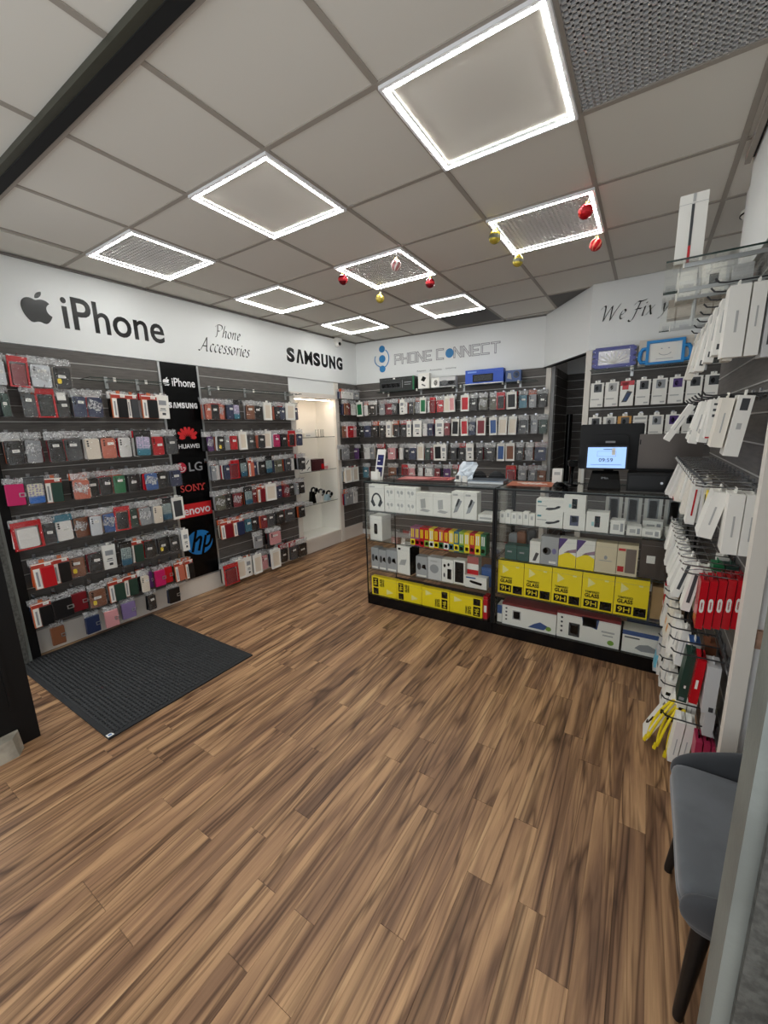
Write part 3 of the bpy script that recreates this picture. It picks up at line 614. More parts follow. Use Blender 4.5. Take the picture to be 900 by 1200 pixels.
# ------------------------------------------------------------------ lettering and emblems
def svg_poly(d, x, z, h, steps=8):
    """closed paths of an outline drawing (m, c, l commands) as polygons h tall centred on x, z"""
    import re
    tk = re.findall(r'[MmCcLlZz]|-?\d*\.?\d+', d); i = 0; cx = cy = 0; cmd = None; paths = []; cur = []
    def nxt():
        nonlocal i; v = float(tk[i]); i += 1; return v
    while i < len(tk):
        if tk[i].isalpha():
            cmd = tk[i]; i += 1
            if cmd in 'Zz': paths.append(cur); cur = []; continue
        if cmd in 'Mm': cx, cy = nxt(), nxt(); cur = [(cx, cy)]
        elif cmd == 'c':
            p = [nxt() for _ in range(6)]; a = (cx, cy)
            for k in range(1, steps + 1):
                t = k / steps; q = 1 - t
                cur.append(tuple(q ** 3 * a[j] + 3 * q * q * t * (a[j] + p[j]) + 3 * q * t * t * (a[j] + p[2 + j]) + t ** 3 * (a[j] + p[4 + j]) for j in (0, 1)))
            cx, cy = cx + p[4], cy + p[5]
    ys = [p[1] for q in paths for p in q]; xs = [p[0] for q in paths for p in q]; s = h / (max(ys) - min(ys)); mx, my = (max(xs) + min(xs)) / 2, (max(ys) + min(ys)) / 2
    return [[(x + (a - mx) * s, z - (b_ - my) * s) for a, b_ in q] for q in paths]
FRUIT = "M18.71 19.5c-.83 1.24-1.71 2.45-3.05 2.47-1.34.03-1.77-.79-3.29-.79-1.53 0-2 .77-3.27.82-1.31.05-2.3-1.32-3.14-2.53-1.71-2.47-3.02-7.02-1.26-10.08.87-1.52 2.43-2.48 4.12-2.51 1.28-.02 2.5.87 3.29.87.78 0 2.26-1.07 3.81-.91.65.03 2.47.26 3.64 1.98-.09.06-2.17 1.28-2.15 3.81.03 3.02 2.65 4.03 2.68 4.04-.03.07-.42 1.44-1.38 2.83z M13 3.5c.73-.83 1.94-1.46 2.94-1.5.13 1.17-.34 2.35-1.04 3.19-.69.85-1.83 1.51-2.95 1.42-.15-1.15.41-2.35 1.05-3.11z"
def fruit(b, x, z, h, y, m):
    for q in svg_poly(FRUIT, x, z, h): b.prism(q, y - .002, y, m)
    return b
def cap_a(b, x0, x1, z0, z1, t, y, m):       # an A with no bar
    mx = (x0 + x1) / 2; b.prism([(x0, z0), (x0 + t, z0), (mx, z1 - t * 1.1), (x1 - t, z0), (x1, z0), (mx + t * .55, z1), (mx - t * .55, z1)], y - .002, y, m)
def electronics_word(parent, x0, x1, z, h, m, y):
    """the seven-letter word in condensed capitals, its A without a bar"""
    n = 7; w = (x1 - x0) / n
    for k, ch in enumerate('SAMSUNG'):
        xc = x0 + w * (k + .5)
        if ch == 'A':
            b = MB(); cap_a(b, xc - w * .42, xc + w * .42, z - h / 2, z + h / 2, w * .25, y, m); new('letter', b, parent)
        else: text(ch, w * (.84 if ch != 'M' else .92), h, m, parent, xc, z, y, 'letter', bold=.025 if ch == 'M' else .055)
ink = M['letterblack']
# long white wall
t = thing('wall_emblem', 'large glossy black bitten fruit emblem on the white fascia', 'sign', LW(0, .022, 0), RL)
new('emblem', fruit(MB(), -.195, 2.525, .215, 0, ink), t)
t = thing('wall_lettering', 'largest black lettering on the white fascia, beside the fruit emblem', 'lettering', LW(0, .022, 0), RL)
text('iPhone', .755, .235, ink, t, .335, 2.525, -.001, bold=.012)
t = thing('wall_lettering', 'bold condensed black capitals on the white fascia by the corner camera', 'lettering', LW(0, .022, 0), RL)
electronics_word(t, 2.16, 3.215, 2.512, .165, ink, -.001)
GL = dict(
 P=(.95, [[(.05, 1.62), (.12, .8), (.02, 0), (-.12, -.05)], [(-.32, 1.32), (-.1, 1.62), (.35, 1.75), (.8, 1.6), (.82, 1.15), (.5, .85), (.12, .82)]]),
 h=(.78, [[(.22, 1.72), (.1, 1.0), (0, 0)], [(.04, .45), (.3, .95), (.52, .9), (.48, .35), (.5, .02), (.68, .14)]]), o=(.72, [[(.3, 1), (.05, .75), (.02, .25), (.25, 0), (.5, .25), (.52, .75), (.3, 1)]]),
 n=(.8, [[(-.02, .8), (.1, 1), (.08, .5), (0, 0)], [(.04, .45), (.3, .95), (.52, .9), (.48, .35), (.5, .02), (.7, .14)]]), e=(.62, [[(.05, .45), (.35, .58), (.46, .82), (.28, 1), (.05, .72), (.02, .25), (.22, 0), (.52, .2)]]),
 A=(1.1, [[(-.35, .05), (-.1, .02), (.3, .9), (.62, 1.7)], [(.62, 1.7), (.7, .8), (.78, .05), (.95, .02)], [(.12, .6), (.76, .6)]]), c=(.58, [[(.45, .86), (.28, 1), (.05, .72), (.02, .25), (.22, 0), (.48, .16)]]),
 s=(.52, [[(.4, .88), (.22, 1), (.06, .78), (.3, .45), (.32, .15), (.12, 0), (-.04, .12)]]), r=(.55, [[(-.02, .8), (.1, 1), (.08, .5), (0, 0)], [(.04, .5), (.25, .92), (.46, .95)]]),
 i=(.34, [[(0, .85), (.1, 1), (.06, .4), (.08, .02), (.24, .12)], [(.12, 1.4), (.17, 1.34)]]), W=(1.7, [[(-.35, 1.35), (-.1, 1.68), (.12, 1.5), (.22, 0)], [(.22, 0), (.5, .9), (.82, 1.6)], [(.82, 1.6), (.88, .8), (.95, 0)], [(.95, 0), (1.25, .9), (1.62, 1.7)]]),
 F=(.85, [[(.42, 1.55), (.3, .7), (.12, -.25), (-.12, -.42), (-.3, -.25)], [(-.1, 1.3), (.15, 1.62), (.55, 1.6), (1.0, 1.72)], [(.1, .8), (.4, .86), (.72, .82)]]), x=(.75, [[(0, .85), (.14, 1), (.3, .6), (.5, .06), (.66, .12)], [(.66, 1.0), (.35, .55), (.0, 0)]]),
 y=(.75, [[(0, .85), (.12, 1), (.18, .5), (.3, .05)], [(.64, 1.0), (.42, .4), (.15, -.3), (-.12, -.5)]]), u=(.8, [[(0, .85), (.12, 1), (.06, .4), (.2, 0), (.45, .4)], [(.56, 1), (.5, .5), (.52, .02), (.7, .14)]]))
def smooth(p, n=5):
    out = []
    for i in range(len(p) - 1):
        a, b_, c, d = p[max(i - 1, 0)], p[i], p[i + 1], p[min(i + 2, len(p) - 1)]
        for k in range(n):
            t = k / n; out.append(tuple(.5 * (2 * b_[j] + (c[j] - a[j]) * t + (2 * a[j] - 5 * b_[j] + 4 * c[j] - d[j]) * t * t + (3 * b_[j] - a[j] - 3 * c[j] + d[j]) * t ** 3) for j in (0, 1)))
    return out + [p[-1]]
def pen_word(b, word, x, z, xh, y, m, slant=.22):
    """broad-nib italic handwriting, z at the baseline, xh the small-letter height"""
    for ch in word:
        if ch == ' ': x += .6 * xh; continue
        adv, strokes = GL[ch]
        for st in strokes: b.ribbon([(x + (px + pz * slant) * xh, z + pz * xh) for px, pz in smooth(st)], xh * .19, y, m, nib=R(38))
        x += adv * xh * 1.13
    return b
t = thing('wall_lettering', 'handwritten black italic words in two lines on the white fascia', 'lettering', LW(0, .022, 0), RL)
new('lettering', pen_word(MB(), 'Phone', 1.245, 2.56, .066, -.002, ink), t); new('lettering', pen_word(MB(), 'Accessories', 1.06, 2.405, .076, -.002, ink), t)
t = thing('wall_lettering', 'black italic handwriting on the white fascia above the till', 'lettering', WF(0, .022, 0))
new('lettering', pen_word(MB(), 'We Fix your', 1.70, 2.505, .075, -.002, ink), t)

# shop sign on the back wall
blue = mat('sign_blue', (40, 124, 184), .35); grey = mat('sign_grey', (150, 150, 154), .5)
t = thing('shop_sign', 'grey outlined shop name with blue dots on the back wall', 'sign', BW(0, .022, 0), RB)
for z, r in ((2.705, .046), (2.575, .05), (2.44, .046)):
    b = MB(); b.disc(-1.085, z, r, r, -.001, blue, 28, .003); new('blue_dot', b, t)
b = MB(); b.ribbon([(-1.085 + .105 * math.cos(R(a)), 2.58 + .125 * math.sin(R(a))) for a in range(60, -120, -8)], .014, -.003, blue); b.ribbon([(-1.085 + .12 * math.cos(R(a)), 2.57 + .10 * math.sin(R(a))) for a in range(150, 262, 8)], .012, -.003, blue); new('emblem_arc', b, t)
TE = dict(P=[[(0, 0), (0, 1), (.8, 1), (.8, .45), (0, .45)]], H=[[(0, 0), (0, 1)], [(.8, 0), (.8, 1)], [(0, .5), (.8, .5)]], O=[[(0, 0), (0, 1), (.8, 1), (.8, 0), (0, 0)]], N=[[(0, 0), (0, 1), (.8, 0), (.8, 1)]],
          E=[[(.8, 1), (0, 1), (0, 0), (.8, 0)], [(0, .5), (.65, .5)]], C=[[(.8, 1), (0, 1), (0, 0), (.8, 0)]], T=[[(0, 1), (.9, 1)], [(.45, 1), (.45, 0)]])
def tech_word(word, x0, x1, z, h):
    n = len(word); w = (x1 - x0) / n
    for k, ch in enumerate(word):
        if ch == '*':
            b = MB(); b.disc(x0 + w * (k + .45), z, w * .46, h * .5, -.001, blue, 28, .003); new('blue_dot', b, t); continue
        b = MB()
        for st in TE[ch]:
            p = [(x0 + w * k + a * w * .9, z - h / 2 + c * h) for a, c in st]
            for a, c in zip(p, p[1:]):
                l = math.hypot(c[0] - a[0], c[1] - a[1]); e = .011 / l; a2, c2 = (a[0] - (c[0] - a[0]) * e, a[1] - (c[1] - a[1]) * e), (c[0] + (c[0] - a[0]) * e, c[1] + (c[1] - a[1]) * e)
                b.ribbon([a2, c2], .026, -.002, grey); b.ribbon([a, c], .008, -.003, M['fascia'])
        new('letter', b, t)
tech_word('PHONE', -.885, -.32, 2.545, .115); tech_word('C*NNECT', -.27, .56, 2.545, .115)
b = MB()
for x0, x1 in ((-.56, -.42), (-.38, -.2), (-.15, -.01)): b.box(x0, -.002, 2.352, x1, -.001, 2.366, grey)
for w_, x, ww in (('Repairs', -.49, .13), ('Accessories', -.29, .17), ('Unlocking', -.08, .14)): text(w_, ww, .022, mat('small_grey_letter', (120, 120, 124)), t, x, 2.36, -.002)

# upright logo board
t = thing('logo_board', 'tall black board of phone brand emblems between two slatwall panels', 'sign board', LW(0, 0, 0), RL)
new('board', MB().box(.632, -.022, .19, .985, 0, 2.252, M['black']), t)
new('edge_strip', MB().box(.612, -.026, .19, .632, 0, 2.252, M['alu']).box(.985, -.026, .19, 1.003, 0, 2.252, M['alu']).box(.612, -.026, .18, 1.003, 0, .192, M['alu']), t)
wl = mat('white_letter_vinyl', (238, 238, 240), .4); rl = mat('red_letter_vinyl', (214, 40, 44), .4); gl = mat('grey_letter_vinyl', (150, 152, 156), .4); sr = mat('brick_red_letter', (196, 62, 58), .45); hb = mat('round_blue_vinyl', (24, 120, 192), .4)
Y = -.0225
new('fruit_emblem', fruit(MB(), .675, 2.085, .075, Y, wl), t); text('iPhone', .225, .075, wl, t, .84, 2.085, Y, bold=.012)
electronics_word(t, .665, .955, 1.877, .052, wl, Y)
b = MB()
for k in range(8):
    a = R(180 - (k + .5) * 22.5); ca, sa = math.cos(a), math.sin(a); cx, cz = .818, 1.565; l0, l1 = .026, (.085 if k in (0, 7) else .112); w = .0165
    b.prism([(cx + ca * r_ - sa * w_ * w, cz + sa * r_ + ca * w_ * w) for r_, w_ in ((l0, 0), (l0 + (l1 - l0) * .55, -1), (l1, -.75), (l1 * 1.04, 0), (l1, .75), (l0 + (l1 - l0) * .55, 1))], Y - .002, Y, rl)
new('petal_emblem', b, t); text('HUAWEI', .21, .042, wl, t, .82, 1.497, Y, bold=.01)
b = MB(); b.disc(.715, 1.297, .05, .05, Y, mat('crimson_disc', (190, 30, 60), .4)); new('round_emblem', b, t)
b = MB(); b.ribbon([(.715 + .036 * math.cos(R(a)), 1.297 + .036 * math.sin(R(a))) for a in range(90, 361, 15)] + [(.728, 1.297)], .008, Y - .003, wl); b.ribbon([(.711, 1.315), (.711, 1.282), (.724, 1.282)], .008, Y - .003, wl); b.disc(.697, 1.312, .005, .005, Y - .002, wl, 10); new('face_mark', b, t)
text('LG', .14, .085, gl, t, .86, 1.298, Y, bold=.01)
def slab(word, x0, x1, z, h):
    text(word, x1 - x0, h, sr, t, (x0 + x1) / 2, z, Y, bold=.004)
    b = MB(); n = len(word); w = (x1 - x0) / n
    for k, ch in enumerate(word):
        if ch in 'NY':
            xa, xb = x0 + w * k + w * .02, x0 + w * (k + 1) - w * .02
            if ch == 'N': b.box(xa - .004, Y - .002, z - h / 2, xa + .024, Y, z - h / 2 + .011, sr).box(xa - .004, Y - .002, z + h / 2 - .011, xa + .018, Y, z + h / 2, sr).box(xb - .022, Y - .002, z + h / 2 - .011, xb + .004, Y, z + h / 2, sr)
            else: b.box(xa - .004, Y - .002, z + h / 2 - .011, xa + .022, Y, z + h / 2, sr).box(xb - .02, Y - .002, z + h / 2 - .011, xb + .004, Y, z + h / 2, sr).box((xa + xb) / 2 - .015, Y - .002, z - h / 2, (xa + xb) / 2 + .015, Y, z - h / 2 + .011, sr)
    new('serif', b, t)
slab('SONY', .68, .935, 1.095, .066)
new('red_plate', MB().box(.634, Y - .002, .808, .984, Y, .942, rl), t); text('lenovo', .30, .085, wl, t, .812, .875, Y - .002, bold=.015)
b = MB(); b.disc(.808, .54, .142, .125, Y, hb, 40); new('round_blue_emblem', b, t)
b = MB(); k_ = M['black']; y2 = Y - .0015
sl = lambda x, z: (x + .30 * (z - .54), z)
for st in ([(.745, .455), (.745, .665)], [(.755, .555), (.79, .59), (.815, .575), (.812, .455)], [(.862, .41), (.862, .60)], [(.872, .60), (.91, .605), (.93, .575), (.926, .515), (.90, .487), (.868, .487)]):
    b.ribbon([sl(*p) for p in smooth(st, 4)], .027, y2, k_)
new('slanted_letters', b, t)

# brackets and glass shelves on the slatwalls -------------------------------------------------
def glass_shelf(label, F, rot, s0, s1, z, d0, d1, brackets, group='glass shelves on brackets'):
    t = thing('glass_shelf', label, 'shelf', F((s0 + s1) / 2, 0, z), rot, group); h = (s1 - s0) / 2
    new('glass_plate', MB().pane(-h, -d1, 0, h, -d0, .006, M['glass'], M['glassedge']), t)
    for s in brackets:
        x = (s - (s0 + s1) / 2) * (-1 if rot == RR else 1); new('bracket', cached(('bracket', d1), lambda: MB().box(-.012, -.026, -.055, .012, -.018, .035, M['alu']).box(-.004, -d1 * .85, -.014, .004, -.02, -.001, M['alu']).box(-.010, -d1 * .85 - .004, -.016, .010, -d1 * .85, .016, M['white'])), t, (x, 0, 0))
    return t
glass_shelf('empty glass shelf beside the top bags above the mat', LW, RL, .0, .62, 2.045, .02, .2, (.18, .42))
glass_shelf('empty glass shelf beside the logo board over the phone cases', LW, RL, 1.01, 2.2, 2.04, .02, .2, (1.1, 1.52, 2.1))
glass_shelf('glass shelf of boxed gaming gear under the shop sign', BW, RB, -1.1, 1.0, 2.108, .02, .2, (-1.0, -.5, .0, .1, .62, .8))
for z, wd in ((1.53, 'top'), (1.085, 'middle'), (.64, 'lowest')):
    tt = thing('glass_shelf', wd + ' glass shelf inside the white alcove', 'shelf', LW((A0 + A1) / 2, -.16, z), RL)
    new('glass_plate', MB().pane(-(A1 - A0) / 2, -.155, -.006, (A1 - A0) / 2, .16, 0, M['glass'], M['glassedge']), tt)

# ------------------------------------------------------------------ boxes: body and flat print
def print_part(parent, w, d, h, prints, name='printed_label', side=False):
    """flat print on the front (or on one side); each item u0, v0, u1, v1 in fractions of the face, material, and c for an oval or t for a triangle"""
    b = MB(); ww = d if side else w
    for it in prints:
        u0, v0, u1, v1, m = it[:5]; x0, x1, z0, z1 = (u0 - .5) * ww, (u1 - .5) * ww, v0 * h, v1 * h; y = -(w if side else d) / 2 - .0004
        if len(it) > 5 and it[5] == 'c': b.disc((x0 + x1) / 2, (z0 + z1) / 2, (x1 - x0) / 2, (z1 - z0) / 2, y, m, 20, .0006)
        elif len(it) > 5 and it[5] == 't': b.prism([(x0, z0), (x1, (z0 + z1) / 2), (x0, z1)], y - .0006, y, m)
        elif len(it) > 5 and it[5] == 'p': b.prism([(x0 + (x1 - x0) * a, z0 + (z1 - z0) * c) for a, c in it[6]], y - .0006, y, m)
        elif len(it) > 5 and it[5] == 'r': b.ribbon([(x0 + (x1 - x0) * .5 + (x1 - x0) * .5 * math.cos(R(a)), z0 + (z1 - z0) * math.sin(R(a))) for a in range(0, 181, 12)], it[6], y - .0006, m)
        else: b.box(x0, y - .0006, z0, x1, y, z1, m)
    o = new(name, b, parent, (0, 0, 0), (0, 0, R(90)) if side else (0, 0, 0))
    if len(prints) > 1: o['kind'] = 'stuff'
    return o
def carton(name, label, cat, x0, x1, yf, d, z0, h, m, prints=(), side=(), group=None, rz=0, F=None, rot=None, round_=None, lid=None):
    w = x1 - x0; xc = (x0 + x1) / 2
    if F: loc = F(xc, yf - d / 2, z0); r = rot
    else: loc = (xc, yf + d / 2, z0); r = (0, 0, R(rz))
    t = thing(name, label, cat, loc, r, group)
    b = MB()
    if round_: b.rbox(-w / 2, -d / 2, 0, w / 2, d / 2, h, round_, m, 3, round_ / 3)
    else: b.box(-w / 2, -d / 2, 0, w / 2, d / 2, h, m)
    new('box_body', b, t)
    e = .0007; b = MB(); b.box(-w / 2 - e, -d / 2 - e, h * .86, w / 2 + e, d / 2 + e, h * .863, col('G')) if not round_ else None
    if b and b.v: new('lid_seam', b, t)
    if lid: new('coloured_lid', MB().box(-w / 2 - .001, -d / 2 - .001, h * .9, w / 2 + .001, d / 2 + .001, h + .001, lid), t)
    if prints: print_part(t, w, d, h, prints)
    if side: print_part(t, w, d, h, side, 'side_print', True)
    return t
K, G_, GD, WH, RE, BL, YE = M['black'], col('G'), col('g'), M['white'], col('r'), col('b'), mat('yellow_card', (255, 228, 8), .4)
PAPER = mat('mid_grey_print', (182, 182, 180), .6)
# gaming gear on the shelf under the shop sign
z = 2.114
t = carton('keyboard_box', 'black and green gaming keyboard box on the shelf under the shop sign', 'box', -1.045, -.525, .19, .12, z, .175, mat('near_black_card', (34, 38, 38), .4), [(.04, .2, .62, .62, GD), (.06, .25, .6, .57, K), (.66, .2, .67, .75, G_), (.72, .55, .92, .6, G_), (.72, .4, .9, .44, G_), (.4, .86, .46, .98, WH), (.955, 0, 1, 1, col('e'))], F=BW, rot=RB)
carton('accessory_box', 'white box with a tilted black square beside the keyboard box', 'box', -.478, -.325, .17, .08, z, .195, M['white'], [(.25, .45, .75, .82, K, 'p', [(0, .3), (.6, 0), (1, .65), (.4, 1)]), (.3, .15, .7, .35, GD, 'p', [(0, .6), (.8, 0), (1, .2), (.2, .9)])], F=BW, rot=RB)
carton('headset_box', 'white and black gaming set box in the middle of the shelf', 'box', -.29, .035, .18, .09, z, .125, mat('pale_grey_card', (206, 206, 206), .45), [(0, 0, .33, 1, M['white']), (.1, .2, .26, .8, K, 'c'), (.35, .1, 1, .6, GD), (.4, .2, .7, .7, G_, 'c'), (.7, .2, .95, .6, K, 'c')], F=BW, rot=RB)
carton('keyboard_box', 'large blue keyboard box under the shop sign', 'box', .165, .628, .19, .11, z, .17, mat('royal_blue_card', (36, 82, 190), .4), [(.2, .15, .74, .68, K), (.23, .22, .71, .62, GD), (0, 0, 1, .06, WH), (.06, .8, .3, .9, mat('pale_blue_card', (120, 160, 230), .4))], F=BW, rot=RB)
carton('controller_box', 'small blue patterned box beside the large blue keyboard box', 'box', .65, .825, .17, .09, z, .13, mat('slate_blue_card', (60, 86, 140), .4), [(.1, .2, .4, .8, G_, 'p', [(0, .2), (1, 0), (.8, .9), (.2, 1)]), (.5, .3, .9, .9, GD, 'c'), (.55, .4, .85, .8, BL, 'c')], F=BW, rot=RB)
# alcove contents
def at_alcove(label, name, cat, s0, s1, z, h, d, m, prints=(), y=-.06, **k): return carton(name, label, cat, s0, s1, y, d, z, h, m, prints, F=LW, rot=RL, **k)
at_alcove('low white box on the top alcove shelf', 'small_box', 'box', 2.47, 2.66, 1.53, .05, .12, M['white'], [(.1, .3, .5, .6, PAPER)])
for k, (s, wd) in enumerate(((2.74, 'first'), (2.84, 'second'))):
    tt = thing('clear_stand', wd + ' clear acrylic stand on the top alcove shelf', 'stand', LW(s, -.10, 1.53), RL, 'clear stands')
    new('base_plate', MB().lathe([(.001, .004), (.032, .004), (.032, 0), (.001, 0)], M['glassedge'], 16), tt); new('upright', MB().pane(-.03, -.003, .004, .03, .003, .10, M['glass'], M['glassedge']), tt)
at_alcove('white box with black crossed print on the middle alcove shelf', 'watch_box', 'box', 2.30, 2.50, 1.085, .19, .10, M['white'], [(.1, .55, .42, .85, GD, 'p', [(0, 0), (.2, 0), (1, .8), (.8, 1)]), (.55, .5, .85, .8, K, 'p', [(0, .1), (.2, 0), (1, .9), (.8, 1)]), (.1, .1, .4, .4, GD, 'p', [(0, 0), (.2, 0), (1, .8), (.8, 1)]), (.6, .1, .9, .35, GD, 'p', [(0, 0), (.2, 0), (1, .8), (.8, 1)])], y=-.02)
at_alcove('dark red and black box lying on the middle alcove shelf', 'tablet_box', 'box', 2.54, 2.77, 1.085, .15, .14, mat('oxblood_card', (70, 26, 32), .35), [(.75, .1, 1, .55, RE)], y=-.03)
at_alcove('small pink and white pack beside the dark red box', 'small_box', 'box', 2.79, 2.88, 1.085, .09, .10, col('P'), [(0, .5, 1, 1, WH)])
def watch(label, s, z, h, cm, face, st):
    t = thing('smart_watch', label, 'watch', LW(s, -.09, z), RL, 'watches on the lowest alcove shelf')
    b = MB(); b.prism([(-.045, 0), (.045, 0), (.02, h * .62), (-.02, h * .62)], -.03, .03, cm); new('display_stand', b, t)
    b = MB(); b.tube([(0, -.035 + .045 * math.cos(R(a)), h * .66 + .045 * math.sin(R(a))) for a in range(-60, 241, 30)], .013, st, 6); new('strap', b, t)
    b = MB(); b.disc(0, h * .72, .032, .032, -.075, face, 20, .012); b.disc(0, h * .72, .026, .026, -.0875, K, 20, .001); new('watch_case', b, t)
    return t
watch('tall black smart watch on its stand in the alcove', 2.56, .64, .26, K, GD, K); watch('white watch on a pale stand beside the tall black watch', 2.70, .64, .20, M['white'], G_, GD); watch('smaller white watch at the end of the lowest alcove shelf', 2.86, .64, .13, mat('pale_blue_stand', (176, 204, 214), .4), G_, K)
for k, (s, wd) in enumerate(((2.32, 'first'), (2.44, 'second'))):
    at_alcove('%s flat clear pack lying by the watches in the alcove' % wd, 'cable_pack', 'pack', s - .05, s + .05, .64, .035, .16, mat('milky_film', (214, 216, 216), .2), [(.2, .2, .8, .8, PAPER)], y=-.02, group='flat packs in the alcove')
# corner camera
t = thing('security_camera', 'small white dome camera under the ceiling in the corner', 'camera', LW(3.09, .045, 2.80), RL)
new('mount_box', MB().box(-.05, -.04, -.03, .05, .04, .03, M['white']), t); b = MB(); b.lathe([(.001, -.05), (.02, -.047), (.034, -.036), (.042, -.018), (.044, 0)], M['white'], 16, (0, 0, -.03)); new('dome', b, t)
b = MB(); b.disc(0, -.045, .022, .022, -.036, K, 16, .008); new('lens', b, t)
t = thing('smoke_detector', 'round white detector on the ceiling behind the tall white box', 'detector', (2.58, 2.05, H), (R(180), 0, 0))
new('body', MB().lathe([(.07, 0), (.07, .02), (.055, .04), (.001, .045)], M['white'], 20), t); new('dark_ring', MB().lathe([(.072, .018), (.073, .026), (.068, .026)], K, 20), t)

# ------------------------------------------------------------------ baubles
def bauble(label, x, y, c1, c2, stripe):
    t = thing('christmas_bauble', label, 'bauble', (x, y, 2.745), (R(8), R(rb.uniform(-6, 6)), R(rb.uniform(0, 90))), 'baubles under the light frames')
    n, mm = 18, 12; b = MB(); r = .038; ma = mat('bauble_' + c1 + '_shine', PAL[c1] if c1 != 'y' else (196, 176, 70), .16, .55); mb = mat('bauble_' + c2 + '_matt', PAL[c2] if c2 != 'y' else (150, 130, 50), .6)
    for j in range(mm):
        a0, a1 = math.pi * j / mm, math.pi * (j + 1) / mm
        for k in range(n):
            q0, q1 = 2 * math.pi * k / n + .5 * a0, 2 * math.pi * (k + 1) / n + .5 * a0; q2, q3 = 2 * math.pi * (k + 1) / n + .5 * a1, 2 * math.pi * k / n + .5 * a1
            p = lambda a, q: (r * math.sin(a) * math.cos(q), r * math.sin(a) * math.sin(q), -r * math.cos(a))
            on = (k % 3 == 0) if stripe else (5 <= j <= 6)
            b.add([p(a0, q0), p(a0, q1), p(a1, q2), p(a1, q3)] if j not in (0, mm - 1) else ([p(a0, q0), p(a1, q2), p(a1, q3)] if j == 0 else [p(a0, q0), p(a0, q1), p(a1, q2)]), [(0, 1, 2, 3)] if j not in (0, mm - 1) else [(0, 1, 2)], mb if on else ma, True)
    new('ball', b, t); b = MB(); b.lathe([(.012, .034), (.012, .046), (.001, .046)], mat('bauble_gold_cap', (200, 170, 80), .3, .9), 10); new('gold_cap', b, t)
    new('thread', MB().tube([(0, 0, .046), (0, -.006, H - 2.752)], .0008, M['white'], 4), t)
bauble('dark red bauble at the alcove-facing corner of the middle lens light', .058, 1.24, 'R', 'r', False); bauble('gold bauble at the far corner of the middle lens light', .035, 1.80, 'y', 'y', False)
bauble('pink and white frosted bauble under the middle lens light', .53, 1.248, 'P', 'w', True); bauble('small dark red bauble behind the pink frosted one', .566, 1.724, 'R', 'r', False)
bauble('gold mirrored bauble at the edge of the lens light over the counter', 1.246, 1.247, 'y', 'v', False); bauble('gold bauble with a dull band behind the gold mirrored one', 1.265, 1.71, 'y', 'v', False)
bauble('large plain red bauble under the lens light over the counter', 1.753, 1.248, 'r', 'r', False); bauble('red bauble with pale stripes below the plain red one', 1.754, 1.756, 'r', 's', True)

# ------------------------------------------------------------------ glass counters
CY0, CY1, CH, PLZ = 1.41, 1.93, 1.15, .09
def counter(label, x0, x1):
    t = thing('display_counter', label, 'counter', ((x0 + x1) / 2, (CY0 + CY1) / 2, 0)); w = (x1 - x0) / 2; d = (CY1 - CY0) / 2; g, e = M['glass'], M['glassedge']
    new('plinth', MB().box(-w, -d, 0, w, d, PLZ, M['black']), t)
    new('front_pane', MB().pane(-w + .012, -d, PLZ, w - .012, -d + .005, CH, g, e), t)
    new('side_pane', MB().pane(-w, -d + .012, PLZ, -w + .005, d, CH, g, e), t); new('side_pane', MB().pane(w - .005, -d + .012, PLZ, w, d, CH, g, e), t)
    new('top_pane', MB().pane(-w, -d, CH, w, d, CH + .006, g, e), t)
    for z in (.887, .612, .335): new('shelf', MB().pane(-w + .007, -d + .03, z - .006, w - .007, d - .01, z, g, e), t)
    for sx in (-1, 1):
        for sy in (-1, 1):
            q = .008 if (sx < 0 and x0 < .5) else .014
            new('upright', MB().box(sx * w - (q if sx > 0 else 0), sy * d - (q if sy > 0 else 0), PLZ, sx * w + (q if sx < 0 else 0), sy * d + (q if sy < 0 else 0), CH, M['blackframe']), t)
    new('top_rail', MB().box(-w, -d - .001, CH - .010, w, -d + .008, CH, M['blackframe']).box(-w, d - .008, CH - .010, w, d, CH, M['blackframe']), t)
    return t
counter('glass counter with yellow boxes laid on their sides, nearer the alcove', .055, 1.238)
counter('glass counter with upright yellow boxes, under the till', 1.242, 2.44)
S1, S2, S3, S0 = .8875, .6125, .3355, .0905
yf = 1.46
# first counter, top shelf
carton('headphone_box', 'white box with a black headphone picture on the top shelf', 'box', .075, .235, yf, .08, S1, .235, M['white'], [(.2, .34, .8, .66, K, 'r', .016), (.10, .14, .42, .48, K, 'p', [(0, .6), (.45, 1), (1, .2), (.6, 0)]), (.58, .14, .90, .48, K, 'p', [(1, .6), (.55, 1), (0, .2), (.4, 0)]), (.05, .9, .4, .94, PAPER)])
for r_ in (0, 1):
    for c_ in range(3):
        x = .243 + c_ * .104
        carton('earphone_box', '%s white earphone box from the headphone box, %s row' % (nth(c_), ('lower', 'upper')[r_]), 'box', x, x + .102, yf, .09, S1 + r_ * .111, .110, M['white'], [(.2, .5, .42, .75, PAPER, 'c'), (.55, .45, .8, .75, PAPER, 'c'), (.38, .25, .44, .6, PAPER)], group='small earphone boxes')
for k in (0, 1): carton('stand_box', '%s wide cream box with a grey laptop stand picture' % nth(k), 'box', .556 + k * .158, .712 + k * .158, yf, .07, S1, .19, M['white'], [(.2, .15, .85, .3, PAPER, 'p', [(0, .3), (.7, 0), (1, .6), (.3, 1)]), (.25, .3, .6, .75, PAPER, 'p', [(.1, 0), (.9, .1), (.8, 1), (0, .9)])], group='stand boxes')
